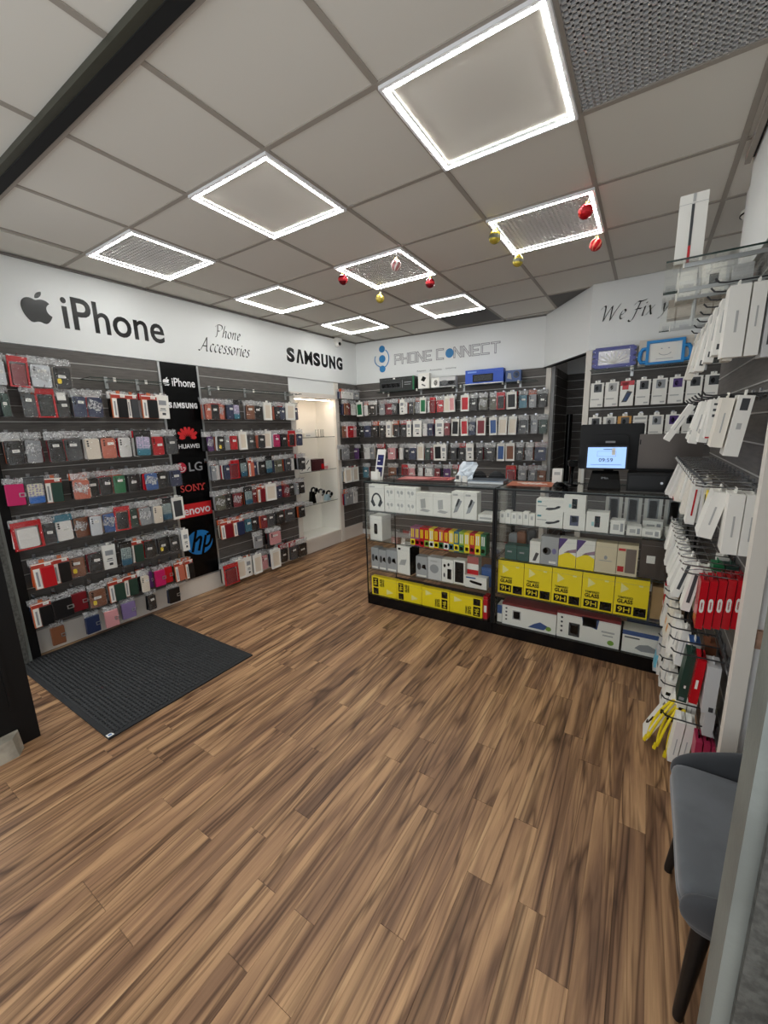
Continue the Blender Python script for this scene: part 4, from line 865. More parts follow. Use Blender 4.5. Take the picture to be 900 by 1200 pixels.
for k in (0, 1): carton('phone_holder_box', '%s narrow white box with a grey phone holder picture' % nth(k), 'box', .875 + k * .106, .978 + k * .106, yf, .09, S1, .215, M['white'], [(.15, .2, .85, .72, G_, 'p', [(0, 0), (.5, 1), (1, .9), (.45, .1)]), (.3, .45, .7, .75, GD, 'p', [(0, 0), (.6, 1), (1, .9), (.4, 0)]), (.1, .85, .5, .92, PAPER)], group='phone holder boxes')
carton('leaflet_stack', 'low stack of white leaflets at the end of the top shelf', 'paper', 1.095, 1.215, yf, .16, S1, .05, M['white'], [(.1, .3, .9, .6, PAPER)])
# second shelf
carton('watch_box', 'white box with a black watch picture on the second shelf', 'box', .075, .215, yf, .13, S2, .225, M['white'], [(.34, .25, .62, .68, K, 'p', [(.1, 0), (.9, 0), (1, .2), (1, .8), (.9, 1), (.1, 1), (0, .8), (0, .2)]), (.4, .38, .56, .6, GD)], rz=-6)
cols = 'ssrryrorytvyryee'
for k in range(15):
    x = .495 + k * .0445; c = cols[k]; top = {'s': 'purple', 'r': 'red', 'y': 'yellow', 'o': 'orange', 't': 'teal', 'v': 'lime', 'e': 'green'}[c]
    bm = mat('lime_card', (150, 180, 60), .4) if c == 'v' else (col(c) if c != 's' else mat('plum_card', (150, 80, 120), .4))
    low = [YE, RE, RE, mat('lime_card'), WH, YE, col('e'), WH, col('t'), YE, col('e'), YE, RE, YE, col('e')][k]
    carton('vape_box', 'slim %s printed box, %s in the colourful row on the second shelf' % (top, nth(k)), 'box', x, x + .043, yf, .09, S2, .165, bm, [(0, .04, 1, .36, low), (.2, .45, .4, .9, YE if c in 'rst' else WH), (.55, .45, .75, .9, WH if c in 'yev' else YE), (.2, .1, .8, .28, RE if low in (YE, WH) else YE)], group='slim colourful boxes')
# third shelf
film = mat('grey_clear_plastic', (170, 172, 174), .25); FILMP = [(.1, .35, .45, .7, GD, 'c'), (.5, .4, .9, .65, K, 'p', [(0, .3), (1, 0), (.8, 1), (.2, .9)]), (.1, .04, .9, .12, WH)]
for (x0, x1, h, wd) in ((.075, .155, .2, 'first'), (.16, .24, .19, 'second'), (.245, .352, .2, 'third')): carton('earphone_pack', wd + ' grey plastic earphone pack on the third shelf', 'pack', x0, x1, yf, .08, S3, h, film, FILMP, group='grey plastic packs')
carton('speaker_box', 'tall white box with a black side on the third shelf', 'box', .357, .50, yf, .14, S3, .255, M['white'], [(.15, .3, .75, .55, PAPER, 'p', [(0, 0), (.8, .1), (1, 1), (.3, .8)]), (.1, .85, .3, .92, K)], side=[(0, 0, 1, 1, K)], rz=-8)
carton('earphone_pack', 'grey plastic earphone pack beside the tall white box', 'pack', .545, .655, yf, .08, S3, .185, film, FILMP, group='grey plastic packs')
carton('charger_box', 'pale grey charger box on the third shelf', 'box', .66, .785, yf, .08, S3, .195, mat('pale_grey_card'), [(.15, .3, .8, .7, G_, 'c'), (.2, .8, .7, .88, PAPER)])
carton('adapter_box', 'white box with black icons on the third shelf', 'box', .79, .89, yf, .08, S3, .195, M['white'], [(.5, .15, .85, .6, K), (.57, .2, .78, .55, WH), (.15, .65, .35, .8, K, 'c'), (.5, .72, .7, .86, K, 'c'), (.15, .2, .3, .4, GD, 'c')])
carton('power_bank_box', 'white framed box with a black window on the third shelf', 'box', .895, .993, yf, .08, S3, .205, M['white'], [(.12, .08, .88, .92, K), (.2, .48, .8, .52, GD)])
carton('cable_box', 'red and white box standing behind the camera box', 'box', 1.0, 1.095, yf + .03, .07, S3, .245, M['white'], [(0, .35, 1, .55, RE), (0, .75, 1, 1, mat('dusty_red_card', (176, 96, 92), .4)), (0, .1, 1, .35, mat('dusty_red_card'))])
carton('camera_box', 'low white box with a black camera picture on the third shelf', 'box', 1.0, 1.178, 1.445, .06, S3, .095, M['white'], [(.2, .3, .8, .65, K, 'p', [(0, .7), (.1, 1), (.6, .8), (1, .6), (.95, 0), (.2, .3)]), (.05, .8, .5, .92, BL)])
carton('small_box', 'blue box behind the camera box', 'box', 1.11, 1.20, 1.52, .08, S3, .16, BL)
# bottom: yellow boxes on their sides
def screen_glass_print(t, w, d, h, turned, flip=False):
    y = -d / 2 - .001
    if not turned:
        print_part(t, w, d, h, [(.18, .60, .42, .86, mat('pale_yellow_print', (250, 240, 150), .4), 't'), (.08, .06, .54, .27, K), (.60, .04, .96, .27, K), (.64, .10, .76, .22, YE), (.78, .16, .9, .25, YE), (.7, .82, .82, .86, mat('pale_yellow_print'))])
        text('TEMPERED', w * .46, h * .055, K, t, -w * .17, h * .485, y, bold=.01); text('GLASS', w * .46, h * .105, K, t, -w * .17, h * .385, y, bold=.03); text('9H', w * .36, h * .135, YE, t, -w * .19, h * .165, y - .0006, bold=.0)
    else:                                    # the same print turned on its side
        fr = [(.60, .12, .86, .42, mat('pale_yellow_print'), 't'), (.06, .45, .27, .94, K), (.06, .04, .27, .38, K), (.12, .08, .2, .2, YE)]
        print_part(t, w, d, h, [(1 - c, 1 - e, 1 - a, 1 - b_) + tuple(q) for a, b_, c, e, *q in fr] if flip else fr)
        for body, a, c, x, z, m, yy, bo in (('TEMPERED', h * .42, w * .055, w * -.02, h * .70, K, y, .01), ('GLASS', h * .42, w * .1, w * -.12, h * .70, K, y, .03), ('9H', h * .34, w * .13, w * -.335, h * .70, YE, y - .0006, 0)):
            new('lettering', text_mesh(body, a, c, m, bold=bo), t, (-x, yy, h - z) if flip else (x, yy, z), (0, R(90 if flip else -90), 0))
for k, (x0, x1, fl) in enumerate(((.085, .355, 0), (.36, .605, 0), (.61, .865, 1), (.87, 1.15, 1))):
    w, h = x1 - x0, .175 - k * .004
    t = carton('screen_glass_box', '%s yellow box lying on its side in the bottom of the counter' % nth(k), 'box', x0, x1, 1.44, .05, S0, h, YE, group='yellow boxes on their sides')
    screen_glass_print(t, w, .05, h, True, bool(fl))
carton('small_box', 'red box squeezed beside the last lying yellow box', 'box', 1.155, 1.19, 1.445, .08, S0, .19, RE, [(.2, .3, .8, .6, WH)])
# second counter, top shelf
for k in range(6):
    x = 1.262 + k * .0425; carton('plug_box', '%s small white plug box in the row beside the handset boxes' % nth(k), 'box', x, x + .040, yf, .05, S1, .085 + .012 * (k % 3 == 1), M['white'], [(.3, .5, .7, .8, PAPER)], group='small plug boxes')
HS = [(.35, .2, .9, .62, K, 'p', [(0, .2), (.1, .5), (.6, .6), (.85, .95), (1, .9), (.95, .6), (.65, .3), (.25, .1)]), (.05, .75, .2, .88, mat('teal_print', (40, 140, 150), .4)), (.05, .5, .4, .56, PAPER)]
carton('handset_box', 'lower white box with a black handset picture', 'box', 1.522, 1.70, yf, .11, S1, .098, M['white'], HS); carton('handset_box', 'upper white box with a black handset picture', 'box', 1.52, 1.70, yf, .11, S1 + .0985, .10, M['white'], HS)
PH = [(.38, .25, .62, .8, K), (.41, .5, .59, .76, mat('teal_print')), (.41, .28, .59, .46, GD), (.25, .3, .36, .5, mat('pale_teal_print', (150, 200, 204), .4))]
carton('phone_box', 'lower white box with a dark blue phone picture', 'box', 1.704, 1.84, yf, .09, S1, .116, M['white'], [(.3, .25, .7, .85, mat('dark_navy_print', (36, 44, 84), .4)), (.38, .45, .62, .8, BL)])
carton('phone_box', 'upper white box with a black keypad phone picture', 'box', 1.70, 1.836, yf, .09, S1 + .1165, .122, M['white'], PH)
carton('phone_box', 'white box with a teal screened keypad phone picture', 'box', 1.845, 1.978, yf, .09, S1, .135, M['white'], PH)
for k, (x0, x1, h, y) in enumerate(((1.99, 2.07, .09, 1.46), (2.0, 2.09, .045, 1.58), (2.08, 2.16, .06, 1.46), (2.17, 2.27, .05, 1.46), (2.17, 2.28, .075, 1.60), (2.29, 2.38, .06, 1.47))):
    carton('charger_pack', '%s white charger pack past the keypad phone boxes' % nth(k), 'pack', x0, x1, y, .09, S1, h, M['white'], [(.2, .3, .6, .7, PAPER), (.7, .2, .9, .8, G_)], group='white charger packs', rz=rb.uniform(-8, 8))
for k in range(4): carton('framed_phone_case_box', '%s white framed case box standing at the back of the top shelf' % nth(k), 'box', 1.93 + k * .118, 2.035 + k * .118, 1.80, .03, S1, .21, M['white'], [(.2, .1, .8, .9, G_), (.28, .16, .72, .84, mat('pale_grey_card'))], group='framed case boxes')
# second shelf
for k in (0, 1): carton('green_box', '%s dark green box on the second shelf' % nth(k), 'box', 1.31 + k * .089, 1.396 + k * .089, yf, .08, S2, .112, mat('spruce_card', (44, 84, 76), .45), [(.2, .5, .6, .6, G_)], group='dark green boxes')
for k, (x, c) in enumerate(((1.30, G_), (1.36, col('B')), (1.43, GD))): carton('cable_pouch', '%s crumpled cable pouch behind the green boxes' % nth(k), 'pack', x, x + .07, 1.58, .05, S2, .17 + .02 * k, c, rz=k * 12 - 10, round_=.02, group='cable pouches')
carton('holder_box', 'narrow white box with a tilted phone picture beside the green boxes', 'box', 1.489, 1.562, yf, .08, S2, .162, M['white'], [(.3, .1, .9, .5, GD, 'p', [(0, 0), (.5, 1), (1, .9), (.5, 0)])])
carton('earphone_box', 'grey box with black earbuds in a clear window', 'box', 1.565, 1.683, yf, .08, S2, .208, film, [(.1, .35, .6, .62, GD, 'c'), (.15, .4, .4, .6, K, 'c'), (.65, .4, .9, .6, mat('lilac_print', (120, 116, 160), .4), 'c'), (.5, .06, .9, .14, WH)])
PV = mat('purple_card', (74, 44, 116), .4)
for k, (x0, x1) in enumerate(((1.686, 1.797), (1.80, 1.912))): carton('screen_cloth_box', '%s white box with purple and yellow wave print' % nth(k), 'box', x0, x1, yf, .08, S2, .208, M['white'], [(0, .3, 1, 1, PV, 'p', [(0, .4), (.5, 1), (0, 1)]), (0, 0, 1, .55, YE, 'p', [(0, 0), (1, 0), (1, .75), (.55, 1), (0, .7)]), (.3, .5, 1, .72, mat('mauve_card', (150, 120, 140), .4), 'p', [(0, 0), (1, .2), (1, .8), (.3, .4)])], group='wave print boxes')
CR = mat('cream_card', (222, 208, 176), .45)
carton('cream_box', 'plain cream box with a small round mark', 'box', 1.915, 2.04, yf, .08, S2, .208, CR, [(.42, .45, .58, .58, G_, 'c'), (.2, .4, .8, .42, G_)])
carton('phone_window_box', 'cream box with a brown phone window and a red corner', 'box', 2.043, 2.158, yf, .08, S2, .208, CR, [(.42, .1, .92, .88, mat('taupe_card', (112, 98, 88), .35)), (.05, .12, .36, .3, RE), (.05, .8, .4, .88, RE)])
carton('brown_box', 'dark brown box with a small white label at the end of the shelf', 'box', 2.17, 2.40, yf + .02, .2, S2, .25, mat('dark_brown_card', (66, 54, 46), .5), [(.15, .4, .35, .6, WH)])
# third shelf: upright yellow boxes
for k in range(5):
    x0 = 1.262 + k * .196; w, h = .192, .262
    t = carton('screen_glass_box', '%s upright yellow screen glass box in the row of five' % nth(k), 'box', x0, x0 + w, yf, .06, S3, h, YE, group='upright yellow boxes')
    screen_glass_print(t, w, .06, h, False)
carton('card_box', 'plain brown card box past the last upright yellow box', 'box', 2.255, 2.40, yf + .04, .14, S3, .22, mat('kraft_card', (184, 150, 104), .7))
# bottom
carton('small_box', 'small blue and white box in the corner of the counter floor', 'box', 1.265, 1.30, 1.46, .1, S0, .14, M['white'], [(0, .5, 1, 1, BL)])
dr = mat('dusky_red_card', (120, 34, 38), .4); QP = [(.06, .72, .10, .8, GD, 'c'), (.06, .55, .10, .63, GD, 'c'), (.06, .38, .10, .46, GD, 'c'), (.06, .2, .1, .28, GD, 'c')]; GN = mat('leaf_green_print', (120, 160, 60), .4)
carton('charger_stand_box', 'long white box with a red top and a cream phone picture', 'box', 1.308, 1.70, 1.445, .16, S0, .175, M['white'], QP + [(.2, .3, .36, .72, PAPER), (.22, .34, .34, .68, G_), (.5, .1, .86, .42, mat('slate_blue_card'), 'p', [(0, 0), (.8, 0), (1, .6), (.6, 1), (.3, .6)]), (.82, .1, .92, .3, GN, 'c')], lid=dr)
carton('charger_stand_box', 'long white box with a red top and a dark phone picture', 'box', 1.705, 2.10, 1.445, .16, S0, .20, M['white'], QP + [(.2, .12, .38, .62, GD), (.23, .2, .35, .55, mat('taupe_card')), (.4, .55, .68, .95, mat('slate_blue_card'), 'p', [(.1, .3), (.9, 0), (1, 1), (0, 1)]), (.42, .6, .64, .9, GD), (.72, .5, .92, .56, PAPER), (.74, .38, .9, .43, PAPER), (.82, .08, .92, .26, GN, 'c')], lid=dr)
carton('mouse_box', 'white box with a grey mouse picture and a blue band', 'box', 2.115, 2.36, 1.445, .14, S0, .155, M['white'], [(.3, .15, .8, .5, G_, 'p', [(0, .3), (.3, 0), (.9, .1), (1, .6), (.6, 1), (.2, .8)]), (0, .8, 1, 1, mat('slate_blue_card')), (.05, .66, .4, .72, GD)])
carton('router_box', 'dark blue box lying behind the mouse box', 'box', 2.13, 2.38, 1.60, .12, S0, .22, mat('ink_blue_card', (44, 56, 84), .4))

# ------------------------------------------------------------------ on the counters
TZ = CH + .006
t = thing('leaflet_holder', 'white leaflet holder with dark blue screens on the counter end', 'leaflet holder', (.125, 1.53, TZ), (0, 0, R(-14)))
new('back_card', MB().box(-.052, -.004, 0, .052, .004, .275, M['white']), t, (0, .01, 0), (R(-12), 0, 0)).name = 'back_card'
nb = mat('midnight_print', (36, 38, 92), .35)
b = MB(); b.box(-.036, -.006, .13, .04, -.004, .225, nb).box(-.036, -.006, .03, .04, -.004, .115, nb).box(-.03, -.0068, .165, .0, -.006, .175, WH).box(-.02, -.0068, .2, .034, -.006, .206, BL).box(-.03, -.0068, .06, .01, -.006, .07, BL); new('printed_label', b, t, (0, .01, 0), (R(-12), 0, 0))
new('pocket', MB().box(-.054, -.03, 0, .054, -.012, .075, M['white']).box(.02, -.04, .01, .05, -.03, .10, M['white']), t)
def sheet(name, label, x, y, w, d, m, rz, prints=(), h=.003):
    t = thing(name, label, 'paper', (x, y, TZ), (0, 0, R(rz))); new('sheet', MB().box(-w / 2, -d / 2, 0, w / 2, d / 2, h, m), t)
    if prints:
        b = MB()
        for u0, v0, u1, v1, mm in prints: b.box((u0 - .5) * w, (v0 - .5) * d, h, (u1 - .5) * w, (v1 - .5) * d, h + .0006, mm)
        new('printed_label', b, t)
    return t
sheet('poster', 'red poster lying flat on the counter', .50, 1.77, .50, .22, mat('coral_red_print', (196, 104, 100), .3), 8, [(.1, .3, .5, .6, mat('pale_pink_print', (232, 160, 156), .4)), (.6, .2, .9, .7, RE), (0, 0, 1, .08, K)])
t = sheet('poster', 'orange brown poster with white writing on the till counter', 1.42, 1.71, .32, .26, mat('burnt_orange_print', (178, 92, 56), .3), 6)
b = MB(); 
for j, (z, a0) in enumerate(((.02, -.10), (-.03, -.06))): b.tube([(a0 + k * .012, z + .014 * math.sin(k * 1.9), .0045) for k in range(16)], .0035, WH, 4)
new('lettering', b, t)
t = thing('paper_bag', 'crumpled white and blue printed bag standing on the counter', 'bag', (.88, 1.68, TZ), (0, 0, R(-10)))
r2 = random.Random(4); b = MB(); nx, nz = 6, 6; vs = [((-.075 + .15 * i / nx) + r2.uniform(-.006, .006) + .03 * j / nz, r2.uniform(-.02, .02) + .06 * j / nz, .16 * j / nz) for j in range(nz + 1) for i in range(nx + 1)]
b.add(vs, [(j * 7 + i, j * 7 + i + 1, j * 7 + i + 8, j * 7 + i + 7) for j in range(nz) for i in range(nx)], mat('ice_white_film', (216, 224, 232), .25)); new('bag_front', b, t)
b = MB(); b.box(-.05, -.036, .0, .0, -.03, .055, M['white']).box(-.045, -.0365, .02, -.015, -.036, .05, GD).box(.015, -.036, .0, .06, -.03, .05, M['white']); new('card_insert', b, t)
t = thing('tablet_keyboard', 'flat silver laptop lying closed on the counter', 'laptop', (1.09, 1.70, TZ), (0, 0, R(4)))
b = MB(); b.box(-.14, -.10, 0, .14, .10, .014, M['alu']); new('base', b, t); new('lid', MB().box(-.14, -.10, .015, .14, .10, .022, mat('steel_blue_metal', (120, 130, 142), .3, .7)), t)
for k, x in enumerate((.95, 1.11)):
    t = thing('dark_pouch', '%s dark rounded pouch behind the silver laptop' % nth(k), 'pouch', (x, 1.86, TZ), (0, 0, 0), 'dark pouches'); b = MB(); b.lathe([(.001, .075), (.03, .07), (.06, .05), (.075, .02), (.075, 0)], mat('soft_black_cloth', (26, 27, 30), .8), 18); o = new('body', b, t); o.scale = (1, .5, 1); new('zip', MB().tube([(.066 * math.cos(R(a)), .033 * math.sin(R(a)) - .002, .04) for a in range(180, 361, 20)], .002, GD, 4), t)
carton('white_carton', 'plain white box standing beside the brown poster', 'box', 1.555, 1.625, 1.80, .06, TZ, .11, M['white'], [(.2, .6, .8, .8, PAPER)])
t = thing('computer_mouse', 'black mouse on the till counter beside the white box', 'mouse', (1.63, 1.66, TZ), (0, 0, R(-30))); b = MB(); b.lathe([(.001, .03), (.02, .028), (.03, .018), (.033, .004), (.033, 0)], K, 16); o = new('shell', b, t); o.scale = (1, 1.5, 1); new('wheel', MB().tube([(-.003, -.02, .03), (.003, -.02, .03)], .005, GD, 8), t)
t = thing('barcode_scanner', 'black barcode scanner upright in its stand beside the display', 'scanner', (1.70, 1.72, TZ), (0, 0, R(15)))
b = MB(); b.lathe([(.05, 0), (.05, .01), (.02, .016), (.001, .016)], K, 16); new('stand_base', b, t); b = MB(); b.tube([(0, 0, .012), (0, .005, .08), (0, -.01, .13), (0, -.035, .165)], [.016, .015, .018, .024], K, 8); new('grip', b, t); new('scan_head', MB().rbox(-.03, -.075, .145, .03, -.01, .19, .012, K), t)
# till: large screen seen from behind, customer display, laptop and boxes
t = thing('till_monitor', 'large black till screen seen from behind', 'monitor', (1.93, 1.80, TZ), (0, 0, R(2)))
new('back_cover', MB().rbox(-.195, -.012, .12, .195, .015, .435, .012, mat('soft_black_plastic', (24, 24, 26), .5)), t); new('rear_bulge', MB().rbox(-.11, -.035, .16, .11, -.012, .36, .03, mat('soft_black_plastic')), t); new('logo_plate', MB().box(-.03, -.0365, .305, .03, -.035, .318, G_), t); new('stand', MB().box(-.08, -.02, 0, .08, .06, .012, K).box(-.03, 0, .012, .03, .03, .13, K), t)
t = thing('customer_display', 'small lit customer display showing the time on a black base', 'display', (1.925, 1.60, TZ), (0, 0, R(3)))
b = MB(); b.add([(x, y, z) for z, (hx, y0, y1) in ((0, (.095, -.075, .07)), (.02, (.097, -.078, .07)), (.075, (.088, -.06, .05)), (.125, (.078, -.02, .04))) for x, y in ((-hx, y0), (hx, y0), (hx, y1), (-hx, y1))], [(3, 2, 1, 0), (12, 13, 14, 15)] + [(j * 4 + i, j * 4 + (i + 1) % 4, j * 4 + 4 + (i + 1) % 4, j * 4 + 4 + i) for j in range(3) for i in range(4)], K); new('base', b, t); text('iMin', .04, .014, G_, t, 0, .085, -.062, 'base_lettering')
h = new('screen_housing', MB().rbox(-.122, -.012, 0, .122, .012, .158, .008, K), t, (0, -.03, .138), (R(-8), 0, 0))
new('lit_screen', MB().box(-.112, -.0135, .010, .112, -.012, .146, M['screen']), h); bk = mat('screen_ink', (20, 30, 60), .5)
new('clock_digits', text_mesh('09:59', .082, .024, bk), h, (-.002, -.0145, .062)); new('screen_box', MB().frame(-.055, .085, .055, .12, .0015, -.0145, -.0135, mat('screen_line', (120, 150, 200), .5)).box(-.02, -.0145, .13, .03, -.0135, .134, bk).box(-.09, -.0145, .03, .09, -.0135, .033, mat('screen_line')).box(.03, -.0142, .095, .05, -.0135, .14, WH), h)
t = thing('laptop', 'open grey laptop seen from behind its lid on a black box', 'laptop', (2.272, 1.70, TZ + .122), (0, 0, R(2)))
new('lid', MB().rbox(-.17, -.006, 0, .17, .004, .225, .006, mat('taupe_metal', (104, 98, 94), .38, .5)), t, (0, 0, .018), (R(6), 0, 0)); new('keyboard_base', MB().box(-.17, .0, 0, .17, .2, .016, mat('soft_black_plastic')), t); new('lid_badge', MB().box(-.166, -.008, .16, -.16, -.006, .19, K), t, (0, 0, .018), (R(6), 0, 0))
t = thing('cash_drawer', 'wide black cash drawer under the grey laptop', 'cash drawer', (2.245, 1.74, TZ)); new('casing', MB().box(-.19, -.165, 0, .195, .185, .12, mat('soft_black_plastic')), t); new('drawer_front', MB().rbox(-.18, -.172, .012, .185, -.165, .105, .006, K), t); new('lock', MB().disc(.0, .06, .008, .008, -.172, M['chrome'], 12, .003), t)
for k, (x0, x1, y, h, m) in enumerate(((1.745, 1.785, 1.88, .14, M['white']), (2.06, 2.1, 1.66, .11, mat('pale_grey_card')))):
    carton('paper_stack', ('white till roll box behind the display' if k == 0 else 'grey slip of papers between display and cash drawer'), 'paper', x0, x1 - .02, y, .05, TZ, h, m)
t = thing('black_stand', 'tall thin black rolled banner standing in the passage', 'banner', (1.31, 4.1, 0)); new('tube', MB().tube([(0, 0, .03), (0, 0, 1.72)], .035, K, 12), t); new('foot_plate', MB().box(-.1, -.06, 0, .1, .06, .03, K), t)

# ------------------------------------------------------------------ wall behind the till
glass_shelf('glass shelf holding the two tablet cases behind the till', WF, (0, 0, 0), 1.66, 2.75, 2.062, .02, .22, (1.98, 2.5))
t = thing('tablet_case', 'dark blue tablet case in a shiny clear bag', 'tablet case', WF(1.835, .14, 2.07), (R(-6), 0, R(2)))
cobalt = mat('indigo_rubber', (52, 62, 150), .45)
b = MB(); b.frame(-.15, .01, .15, .19, .028, -.015, .01, cobalt); b.box(-.123, -.004, .037, .123, .006, .163, mat('silver_print', (196, 196, 204), .25, .3))
for sx in (-1, 1):
    for k in range(4): b.rbox(sx * .155 - .015, -.016, .02 + k * .042, sx * .155 + .015, .008, .052 + k * .042, .012, cobalt)
new('tablet_case_body', b, t); b = MB(); lp = mat('pale_leaf_print', (226, 226, 220), .4)
for a in range(-70, 71, 20): b.ribbon([(.0 + .1 * k / 6 * math.sin(R(a)) * (1 + .3 * k / 6), .045 + .105 * k / 6 * math.cos(R(a))) for k in range(7)], .012, -.006, lp)
new('leaf_print', b, t)
r3 = random.Random(9); b = MB(); nx, nz = 12, 8; vs = [(-.18 + .36 * i / nx, -.022 - r3.uniform(0, .012), -.0 + .22 * j / nz) for j in range(nz + 1) for i in range(nx + 1)]; b.add(vs, [(j * 13 + i, j * 13 + i + 1, j * 13 + i + 14, j * 13 + i + 13) for j in range(nz) for i in range(nx)], M['bag'], True); new('bag_film', b, t)
t = thing('tablet_case', "bright blue child's tablet case with handles and a smiling screen card", 'tablet case', WF(2.21, .14, 2.07), (R(-6), 0, 0))
sky = mat('bright_blue_foam', (40, 140, 210), .5); b = MB(); b.frame(-.135, .0, .135, .20, .022, -.02, .012, sky); b.box(-.135, .0, .0, .135, .012, .2, sky)
new('foam_frame', b, t)
for sx in (-1, 1): new('handle', MB().tube([(sx * .13, 0, .03), (sx * .165, 0, .03), (sx * .18, 0, .06), (sx * .175, 0, .11), (sx * .16, 0, .14), (sx * .13, 0, .14)], .016, sky, 8), t)
b = MB(); b.box(-.113, -.006, .022, .113, 0, .178, M['white']); new('screen_card', b, t); b = MB(); b.ribbon([(.045 * math.cos(R(a)), .105 + .03 * math.sin(R(a))) for a in range(200, 341, 10)], .004, -.007, G_); b.disc(-.025, .13, .006, .004, -.0065, G_, 10); b.disc(.025, .13, .006, .004, -.0065, G_, 10); b.box(-.06, -.0068, .045, .06, -.006, .048, G_); new('smile', b, t)
new('backing_card', MB().box(-.19, .014, -.0, .19, .018, .22, mat('kraft_white_card', (214, 206, 194), .5)), t)
for r_, z in ((0, 1.957), (1, 1.655)):
    for k in range(8):
        x = 1.665 + k * .1185 + .058; hot = (r_ == 0 and k == 2) or (r_ == 1 and k == 2); bm = M['white'] if not (r_ == 1 and k == 2) else mat('amber_card', (206, 150, 70), .4)
        lab = ('red and white' if (r_ == 0 and k == 2) else 'amber' if hot else 'white') + ' hanging accessory box, %s in the %s row behind the till' % (nth(k), ('upper', 'lower')[r_])
        t = thing('hanging_box', lab, 'box', WF(x, .14, z - .212), (0, 0, R(rb.uniform(-4, 4))), 'hanging boxes behind the till')
        w, d, h = .105, .035, .212; new('box_body', MB().box(-w / 2, -d / 2, 0, w / 2, d / 2, h, bm), t); new('hang_tab', MB().box(-.02, -.002, h, .02, .002, h + .022, M['white']), t)
        pr = [(.25, .62, .85, .95, [GD, PAPER, GD, GD, G_, PV, GD, GD][k]), (.35, .68, .6, .88, K, 'c'), (.1, .3, .7, .34, PAPER), (.6, .06, .9, .12, PAPER)]
        if r_ == 0 and k == 2: pr = [(0, .82, 1, 1, RE), (.15, .65, .6, .95, RE), (.15, .15, .9, .6, GD, 'p', [(0, 0), (.5, 1), (1, .9), (.5, 0)]), (.3, .2, .8, .52, BL, 'p', [(0, 0), (.5, 1), (1, .9), (.5, 0)])]
        if r_ == 1 and k in (3, 5): pr = [(.1, .85, .9, .93, PAPER), (.1, .7, .9, .74, PAPER), (.1, .6, .8, .64, PAPER), (.1, .5, .9, .54, PAPER)] if k == 3 else pr
        print_part(t, w, d, h, pr); new('hook', hook_m, P_STAFF, P_STAFF.matrix_basis.inverted() @ Vector(WF(x, 0, z + .01)))

# ------------------------------------------------------------------ boxed accessories on the hook wall
def hangbox(name, label, y, xc, zt, w, th, h, m, swing=0, lean=0, side=(), front=(), tabm=None, group='boxes on the hook wall'):
    """hangs from its top at height zt, its middle at world x = xc; th is its thickness along the hook"""
    t = thing(name, label, 'box', (xc, y, zt), (R(-swing), R(lean), RR[2]), group)
    new('box_body', MB().box(-w / 2, -th / 2, -h, w / 2, th / 2, -.0, m), t); new('hang_tab', MB().box(-w * .2, -.002, 0, w * .2, .002, .018, tabm or m), t)
    for it, sd in ((side, True), (front, False)):
        if it: o = print_part(t, w, th, h, it, 'side_print' if sd else 'printed_label', sd); o.location.z = -h
    return t
lh = cached(('longhook',), lambda: MB().box(-.012, -.024, -.02, .012, -.018, .025, M['chrome']).tube([(0, -.02, 0), (0, -.17, 0), (0, -.192, .004), (0, -.204, .018)], .003, M['chrome'], 6).tube([(0, -.02, .02), (0, -.15, .022), (0, -.19, .012)], .002, M['chrome'], 5).box(-.016, -.198, .004, .016, -.196, .024, M['white']))
ph = cached(('plainhook',), lambda: MB().box(-.012, -.024, -.02, .012, -.018, .025, M['chrome']).tube([(0, -.02, 0), (0, -.17, 0), (0, -.192, .004), (0, -.204, .018)], .0032, M['darkmetal'], 6))
PIN = P_HOOK.matrix_basis.inverted()
for zr, ys in ((2.05, (.40, .52, .64, .76, .9, 1.05, 1.2, 1.35)), (1.68, (.40, .54, .68, .82, .98, 1.14, 1.3)), (1.36, [.34 + .1 * k for k in range(13)]), (1.03, [.34 + .11 * k for k in range(10)]), (.68, [.38 + .12 * k for k in range(9)]), (.36, [.42 + .13 * k for k in range(8)])):
    for y in ys: new('hook', lh if zr in (1.36, 1.03) else ph, P_HOOK, PIN @ Vector(RW(y, 0, zr)))
for zr in (2.05, 1.68, 1.36, .68, .36): new('hook_rail', MB().box(-1.65, -.036, zr - .008, -.3, -.024, zr + .008, M['chrome']), P_HOOK)
new('front_rail', MB().tube([(-1.6, -.19, 1.385), (-.30, -.17, 1.375)], .004, M['darkmetal'], 6), P_HOOK)
LN = lambda a=.3, b_=.7: [(.44, a, .56, b_, PAPER)]
W0 = M['white']; IV = mat('ivory_card', (238, 232, 220), .45)
row = ' in the top hook row'
hangbox('cable_box', 'large white box, first before the chair' + row, .40, 2.362, 2.03, .085, .055, .225, W0, 0, 4, LN(.35, .65)); hangbox('cable_box', 'tall white box, second before the chair' + row, .40, 2.412, 2.03, .085, .036, .225, W0, 0, 4, LN(.4, .68))
hangbox('cable_box', 'grey printed box close to the slats' + row, .40, 2.452, 1.985, .085, .03, .19, mat('pale_grey_card'), 0, 3, [(.2, .7, .8, .85, GD), (.3, .2, .7, .6, GD)])
for k, (y, x, th, h, sw) in enumerate(((.53, 2.345, .03, .19, 3), (.53, 2.39, .03, .2, 2), (.66, 2.34, .03, .2, 5), (.66, 2.39, .03, .2, 3), (.79, 2.338, .03, .22, 8), (.92, 2.34, .03, .2, 8), (1.05, 2.335, .03, .2, 9), (1.2, 2.33, .032, .22, 9), (1.34, 2.33, .03, .2, 6))):
    hangbox('cable_box', 'white box, %s further along%s' % (nth(k), row), y, x, 2.02, .085, th, h, W0 if k % 2 == 0 else IV, sw, 2, LN(.3, .75) if k % 2 else [(.3, .1, .7, .2, GD), (.3, .4, .7, .8, PAPER)], [(.1, .75, .6, .9, PAPER)])
row = ' in the second hook row'
